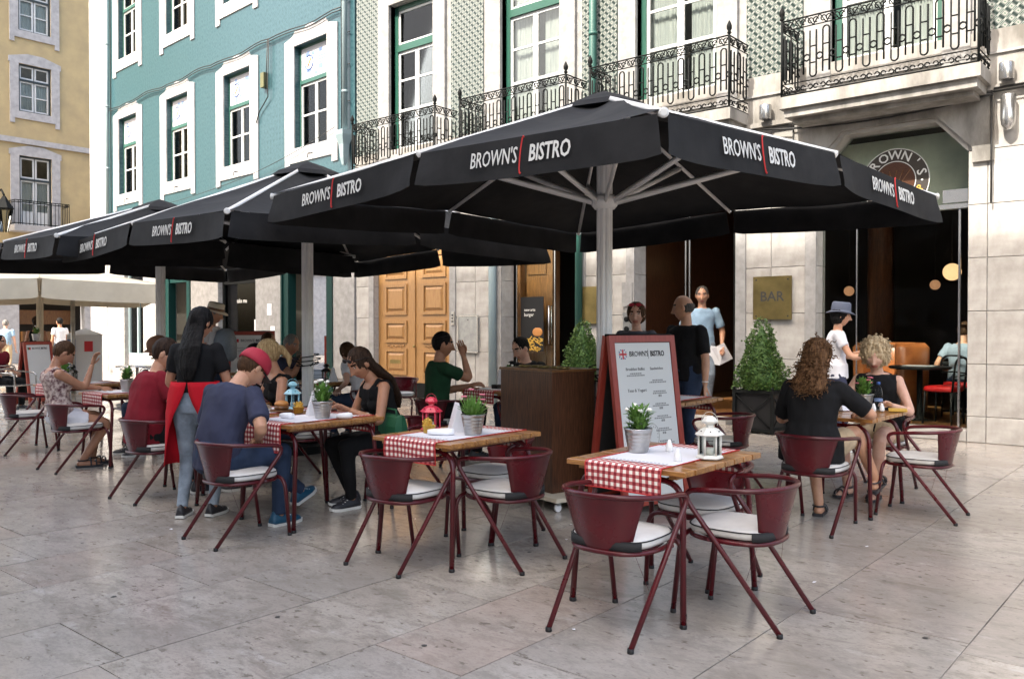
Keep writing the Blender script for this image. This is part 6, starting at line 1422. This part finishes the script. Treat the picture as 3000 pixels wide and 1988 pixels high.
# man in red T-shirt
r, HM, q = person('man in a dark red T-shirt seated left of the waitress, back to the camera', (-7.12, 3.54, 0), -12, 1.84, 'm', True, lean=14, side=-7, skin='skin_a', shirt='c_maroon', sleeve=.62, pants='c_black', hair='short', hairc='h_darkbrown', neck=12, hyaw=-30, lh=(-.22, .46, .80), rh=(.20, .44, .80), fat=1.25, hem=1)
r, HM, q = person('man in a brown cap seated across from the woman in white shorts', (-9.55, 5.05, 0), 175, 1.80, 'm', True, lean=10, skin='skin_b', shirt='c_black', hair='short', hairc='h_darkbrown', neck=14, hyaw=10, vox=.014); cap(r, HM, 'c_cap_brown', 'c_cap_brown')
# woman in white shorts
r, HM, q = person('short-haired woman in a flowered strap top and white shorts, hand near her mouth', (-9.24, 3.68, 0), -6, 1.76, 'f', True, lean=-8, skin='skin_b', shirt='c_floral', sleeve=0, low_neck=True, pants='c_white', pleg=.55, shoes='c_black', sandals=True, hair='short', hairc='h_brown', neck=38, hyaw=-6,
    lh=(-.16, .46, .80), rh=(.11, .29, 1.07), rpole=(0, .4, -1), lf=(-.06, .34, .085), rf=(.09, .20, .085), vox=.011)
MB().tube([q['c'][6] + q['ex'] * .07 - q['ey'] * .07, q['c'][6] + q['ex'] * .085 + q['sp'] * .03, q['c'][5] + q['ex'] * .06 + q['ey'] * .11], .006, 5).build('strap', 'c_black', r)
# man in the green T-shirt
r, HM, q = person('man in a dark green T-shirt eating with his hand raised, seated left of the podium', (-6.66, 6.58, 0), -26, 1.88, 'm', True, lean=4, skin='skin_b', shirt='c_green', sleeve=.62, pants='c_black', hair='short', hairc='h_black', neck=4, hyaw=-14, lh=(-.1, .42, .80), rh=(.11, .27, 1.15), rpole=(.2, .4, -1), vox=.011)
shades(r, HM, .085, .0)
r, HM, q = person('man in a black shirt whose head and shoulders show behind the podium', (-6.43, 7.9, 0), 190, 1.80, 'm', True, lean=12, skin='skin_c', shirt='c_black', hair='short', hairc='h_black', neck=18, hyaw=-20, vox=.013)
r, HM, q = person('grey-haired man in a dark striped polo with both hands raised to his mouth', (-9.82, 6.76, 0), -70, 1.82, 'm', True, lean=14, skin='skin_b', shirt='c_navy', hair='short', hairc='h_grey', neck=8, hyaw=-5, lh=(-.06, .36, 1.04), rh=(.06, .36, 1.04), lpole=(-.5, .2, -.9), rpole=(.5, .2, -.9), vox=.012)
for k_ in range(3): MB().tube([q['c'][4] + q['sp'] * (.02 + .035 * k_) + q['ex'] * .178 * math.sin(a) + q['ey'] * (.137) * math.cos(a) for a in [R(-80 + 16 * i) for i in range(11)]], .004, 4).build('stripe', 'letter_white', r)
r, HM, q = person('brown-haired woman bowed over a far table behind the umbrella pole', (-8.55, 7.12, 0), 92, 1.76, 'f', True, lean=24, skin='skin_c', shirt='c_white', hair='bob', hairc='h_brown', neck=30, vox=.013)
r, HM, q = person('dark-haired man in profile seated far behind the blond woman', (-10.9, 7.2, 0), -60, 1.82, 'm', True, lean=6, skin='skin_b', shirt='c_black', hair='short', hairc='h_brown', neck=4, hyaw=-10, vox=.014)
r, HM, q = person('dark-haired person in black seated just behind the waitress', (-7.95, 5.35, 0), 150, 1.66, 'f', True, lean=14, skin='skin_b', shirt='c_black', hair='bob', hairc='h_black', neck=14, vox=.014)
# man in hat with backpack
r, HM, q = person('man in a straw hat carrying a grey and green backpack, standing beyond the waitress', (-10.97, 6.37, 0), -55, 1.80, 'm', False, lean=4, skin='skin_a', shirt='c_white', pants='c_jeans', hair='short', hairc='h_grey', neck=12, vox=.014); hat(r, HM, 'c_straw', .05, 'brown_wood', .08)
bp = thing('backpack', 'grey and green backpack on the back of the man in the straw hat', 'backpack', (-10.68, 6.62, .98), R(-55)); m = MB(); m.loft([[(x, y - .16, z) for x, y in ((-a, -b), (a, -b), (a * 1.1, 0), (a, b), (-a, b), (-a * 1.1, 0))] for a, b, z in ((.12, .06, 0), (.16, .1, .05), (.16, .1, .3), (.12, .07, .42), (.05, .03, .46))]); m.build('body', 'c_greyblue', bp)
MB().ball((0, -.27, .08), (.13, .06, .09), 12, 8).build('pouch', 'bag_green', bp)
# doorway group
r, HM, q = person('balding man in a black T-shirt standing behind the menu board', (-4.44, 8.10, 0), 168, 1.81, 'm', False, lean=1, skin='skin_a', shirt='c_black', sleeve=.8, pants='c_jeans', hair='bald', hairc='h_darkgrey', neck=4, hyaw=-55, lh=(-.30, .06, .84), rh=(.25, .12, .95), fat=1.12, belly=.18, vox=.011, hem=1)
MB().tube([q['W'][-1] + Vector((.03 * math.cos(a), .028 * math.sin(a), .035)) for a in [2 * math.pi * i / 14 for i in range(14)]], .007, 5, closed=True).build('watch', 'letter_white', r)
r, HM, q = person('woman in a dark grey top, red sunglasses on her hair, behind the menu board', (-4.90, 7.85, 0), 195, 1.74, 'f', False, lean=2, skin='skin_c', shirt='c_grey', sleeve=.6, pants='c_jeans', hair='bob', hairc='h_brown', neck=4, hyaw=10, fat=1.12, vox=.011); shades(r, HM, .10, .045, 'c_cap_red')
r, HM, q = person('grey-haired man in a light blue shirt standing in the bistro doorway with papers', (-6.55, 12.45, .15), 212, 1.98, 'm', False, lean=1, skin='skin_a', shirt='c_lightblue', sleeve=.75, pants='c_lightjeans', hair='short', hairc='h_darkgrey', neck=4, hyaw=-6, lh=(-.30, .16, 1.02), rh=(.28, .02, .98), vox=.011, hem=1)
MB().tube([q['c'][7] + q['ey'] * .07 - Vector((0, 0, .02)), q['c'][5] + q['ey'] * .142, q['c'][3] + q['ey'] * .128], .004, 4).build('placket', 'paper_grey', r)
pw = q['W'][-1]; pm = Matrix.Rotation(R(212), 4, 'Z'); pp = pm @ pw + Vector((-6.55, 12.45, .15))
MB().box(-.105, .105, -.002, .002, -.26, .03).build('paper_sheet', 'paper', None, (pp.x - .02, pp.y - .07, pp.z - .03), (R(12), R(-28), R(20)), label='white sheets of paper held by the man in the light blue shirt', cat='paper')
MB().box(-.10, .10, -.002, .002, -.26, .03).build('paper_sheet', 'napkin', None, (pp.x - .05, pp.y - .08, pp.z - .05), (R(12), R(12), R(20)), label='second sheet hanging behind the tilted papers in the doorway', cat='paper')
# right-hand group
r, HM, q = person('woman with long curly brown hair and a loose black top, her back to the camera', (-2.38, 6.22, 0), 4, 1.82, 'f', True, lean=10, skin='skin_a', shirt='c_black', sleeve=.85, pants='c_beige', pleg=.72, sandals=True, shoes='c_black', hair='longcurl', hairc='h_curl', neck=6, hyaw=-16, lh=(-.22, .42, .80), rh=(.24, .40, .80), rpole=(.9, -.1, -.5), lf=(-.05, .36, .085), rf=(.30, .62, .28), fat=1.22, vox=.010, hem=1)
r, HM, q = person('woman with curly blond hair and a sleeveless black top facing the camera', (-2.40, 7.90, 0), 176, 1.80, 'f', True, lean=12, skin='skin_c', shirt='c_black', sleeve=0, pants='c_beige', pleg=.5, sandals=True, shoes='c_black', hair='curly', hairc='h_lightcurl', neck=14, hyaw=14, lh=(-.22, .36, .80), rh=(.20, .40, .86), fat=1.2, vox=.010)
r, HM, q = person('woman in a dark blue sun hat and white T-shirt standing by the bistro window', (-3.60, 10.15, 0), -68, 1.74, 'f', False, lean=3, skin='skin_a', shirt='c_white', sleeve=.5, pants='c_navy', hair='bob', hairc='h_black', neck=4, lh=(-.1, .34, 1.18), rh=(.16, .40, 1.12), lpole=(-.5, -.2, -.9), vox=.012, hem=1); hat(r, HM, 'c_hat_blue', .045, None, .085)
r, HM, q = person('man in a grey-blue shirt seated inside the bistro window', (-3.05, 13.72, .15), -10, 1.85, 'm', True, lean=6, skin='skin_a', shirt='c_greyblue', pants='c_jeans', hair='short', hairc='h_brown', neck=8, hyaw=-20, vox=.014)
# passers-by beyond the cream parasol
r, HM, q = person('white-haired man in a pale blue shirt walking at the left edge', (-28.9, 9.95, 0), 60, 1.72, 'm', False, lean=6, skin='skin_c', shirt='c_lightblue', pants='c_beige', hair='short', hairc='h_grey', lf=(-.1, .25, .09), rf=(.1, -.25, .12), vox=.018)
r, HM, q = person('woman in a black racerback top and white shorts beside the cream parasol pole', (-20.25, 7.6, 0), 50, 1.72, 'f', False, lean=1, skin='skin_b', shirt='c_black', sleeve=0, low_neck=True, pants='c_white', pleg=.5, hair='tied', hairc='h_darkbrown', vox=.015)
r, HM, q = person('man in a white shirt standing in the sun beyond the cream parasol', (-28.0, 11.2, 0), 100, 1.78, 'm', False, lean=2, skin='skin_b', shirt='c_white', pants='c_greyblue', hair='short', hairc='h_black', vox=.018)
r, HM, q = person('person in dark red pulling a chair at the left edge', (-16.75, 5.6, 0), -60, 1.70, 'm', True, lean=10, skin='skin_b', shirt='c_darkred', pants='c_black', hair='short', hairc='h_black', vox=.018)
# ------------------------------------------------ neighbouring cafe and street furniture at the left
k = thing('payment_kiosk', 'pale grey cabinet with a pitched top and small red square sign', 'kiosk', (-20.5, 8.75, 0), R(64)); k.scale = (.8, .8, .95)
MB().box(-.45, .45, -.35, .35, 0, 1.35).build('cabinet', 'grey_box', k); MB().add([(-.5, -.4, 1.352), (.5, -.4, 1.352), (.5, .4, 1.352), (-.5, .4, 1.352), (0, 0, 1.52)], [(0, 1, 4), (1, 2, 4), (2, 3, 4), (3, 0, 4), (0, 1, 2, 3)]).build('top', 'white_paint', k)
MB().box(.0, .22, -.36, -.351, .95, 1.2).build('sign', 'flag_red', k); MB().box(-.44, -.22, -.36, -.351, .1, 1.25).build('poster', 'blue_pale', k)
b = thing('litter_bin', 'grey litter bin beside the pale cabinet', 'bin', (-21.5, 8.0, 0)); MB().lathe([(.24, 0), (.27, .85), (.29, .86), (.29, .9), (.2, .95)], 16).build('body', 'grey_box', b)
t = thing('bollard_post', 'thin grey post beside the pale cabinet', 'post', (-19.7, 8.15, 0)); MB().tube([(0, 0, 0), (0, 0, 2.2)], .05, 8).build('pole', 'zinc', t)
def steel_table(x, y, lb): 
    t = thing('steel_table', lb, 'table', (x, y, 0), 0, 'round steel tables'); MB().lathe([(.36, .72), (.37, .73), (.37, .745), (.001, .746)], 28).build('top', 'steel', t); MB().lathe([(.25, 0), (.05, .03), (.03, .1), (.03, .72)], 10).build('stem', 'steel', t)
def steel_chair(x, y, rz):
    t = thing('steel_chair', lb_ , 'chair', (x, y, 0), rz, 'steel terrace chairs'); MB().tube(rounded([(-.25, -.25, 0), (-.25, -.2, .78), (.25, -.2, .78), (.25, -.25, 0)], .12), .013, 6).tube(rounded([(-.25, .22, 0), (-.26, .2, .65), (-.26, -.2, .68)], .08), .013, 6).tube(rounded([(.25, .22, 0), (.26, .2, .65), (.26, -.2, .68)], .08), .013, 6).build('frame', 'steel', t)
    MB().box(-.22, .22, -.22, .2, .43, .45).build('seat', 'steel', t); MB().box(-.22, .22, -.23, -.21, .6, .64).box(-.22, .22, -.23, -.21, .7, .74).build('backrest', 'steel', t)
steel_table(-13.6, 8.6, 'round steel table under the cream parasol, right side'); steel_table(-15.6, 7.6, 'round steel table under the cream parasol, left side')
for x, y, a, lb_ in ((-14.2, 9.2, 150, 'steel chair nearest the green doorway'), (-13.6, 7.9, 10, 'steel chair in front of the right steel table'), (-16.2, 8.2, 160, 'steel chair behind the left steel table'), (-16.4, 5.8, -60, 'steel chair under the person in dark red')): steel_chair(x, y, R(a))
menu_board((-17.6, 6.6), R(-70), 'brown wooden folding sign at the left edge with greenery on it', 'pt', .85, False)
pot_plant(-17.6, 6.6, 'green plant on top of the wooden folding sign at the left edge', 'petal_white', z=1.2, seed=21, nf=2)

# gum spots and scraps on the paving
rr = random.Random(11); m = MB(); w = MB()
for i in range(70):
    x, y = rr.uniform(-9, .5), rr.uniform(1.2, 8.5); r = rr.uniform(.006, .017)
    m.add([(x + r * rr.uniform(.7, 1.2) * math.cos(a), y + r * rr.uniform(.7, 1.2) * math.sin(a), .0022) for a in [2 * math.pi * k / 9 for k in range(9)]], [tuple(range(9))])
for i in range(16):
    x, y = rr.uniform(-7, -.5), rr.uniform(2.5, 7); r = rr.uniform(.008, .02)
    w.add([(x + r * rr.uniform(.4, 1.2) * math.cos(a), y + r * rr.uniform(.4, 1.2) * math.sin(a), .0025 + rr.uniform(0, .008)) for a in [2 * math.pi * k / 5 for k in range(5)]], [(0, 1, 2), (0, 2, 3), (0, 3, 4)])
mat('gum', (.05, .045, .04), .9); m.build('gum_spots', 'gum', None, label='small dark chewing gum spots trodden into the paving', cat='gum', kind='stuff'); w.build('paper_scraps', 'paper', None, label='tiny white paper scraps scattered on the paving', cat='litter', kind='stuff')

bpy.data.scenes.remove(TMP)
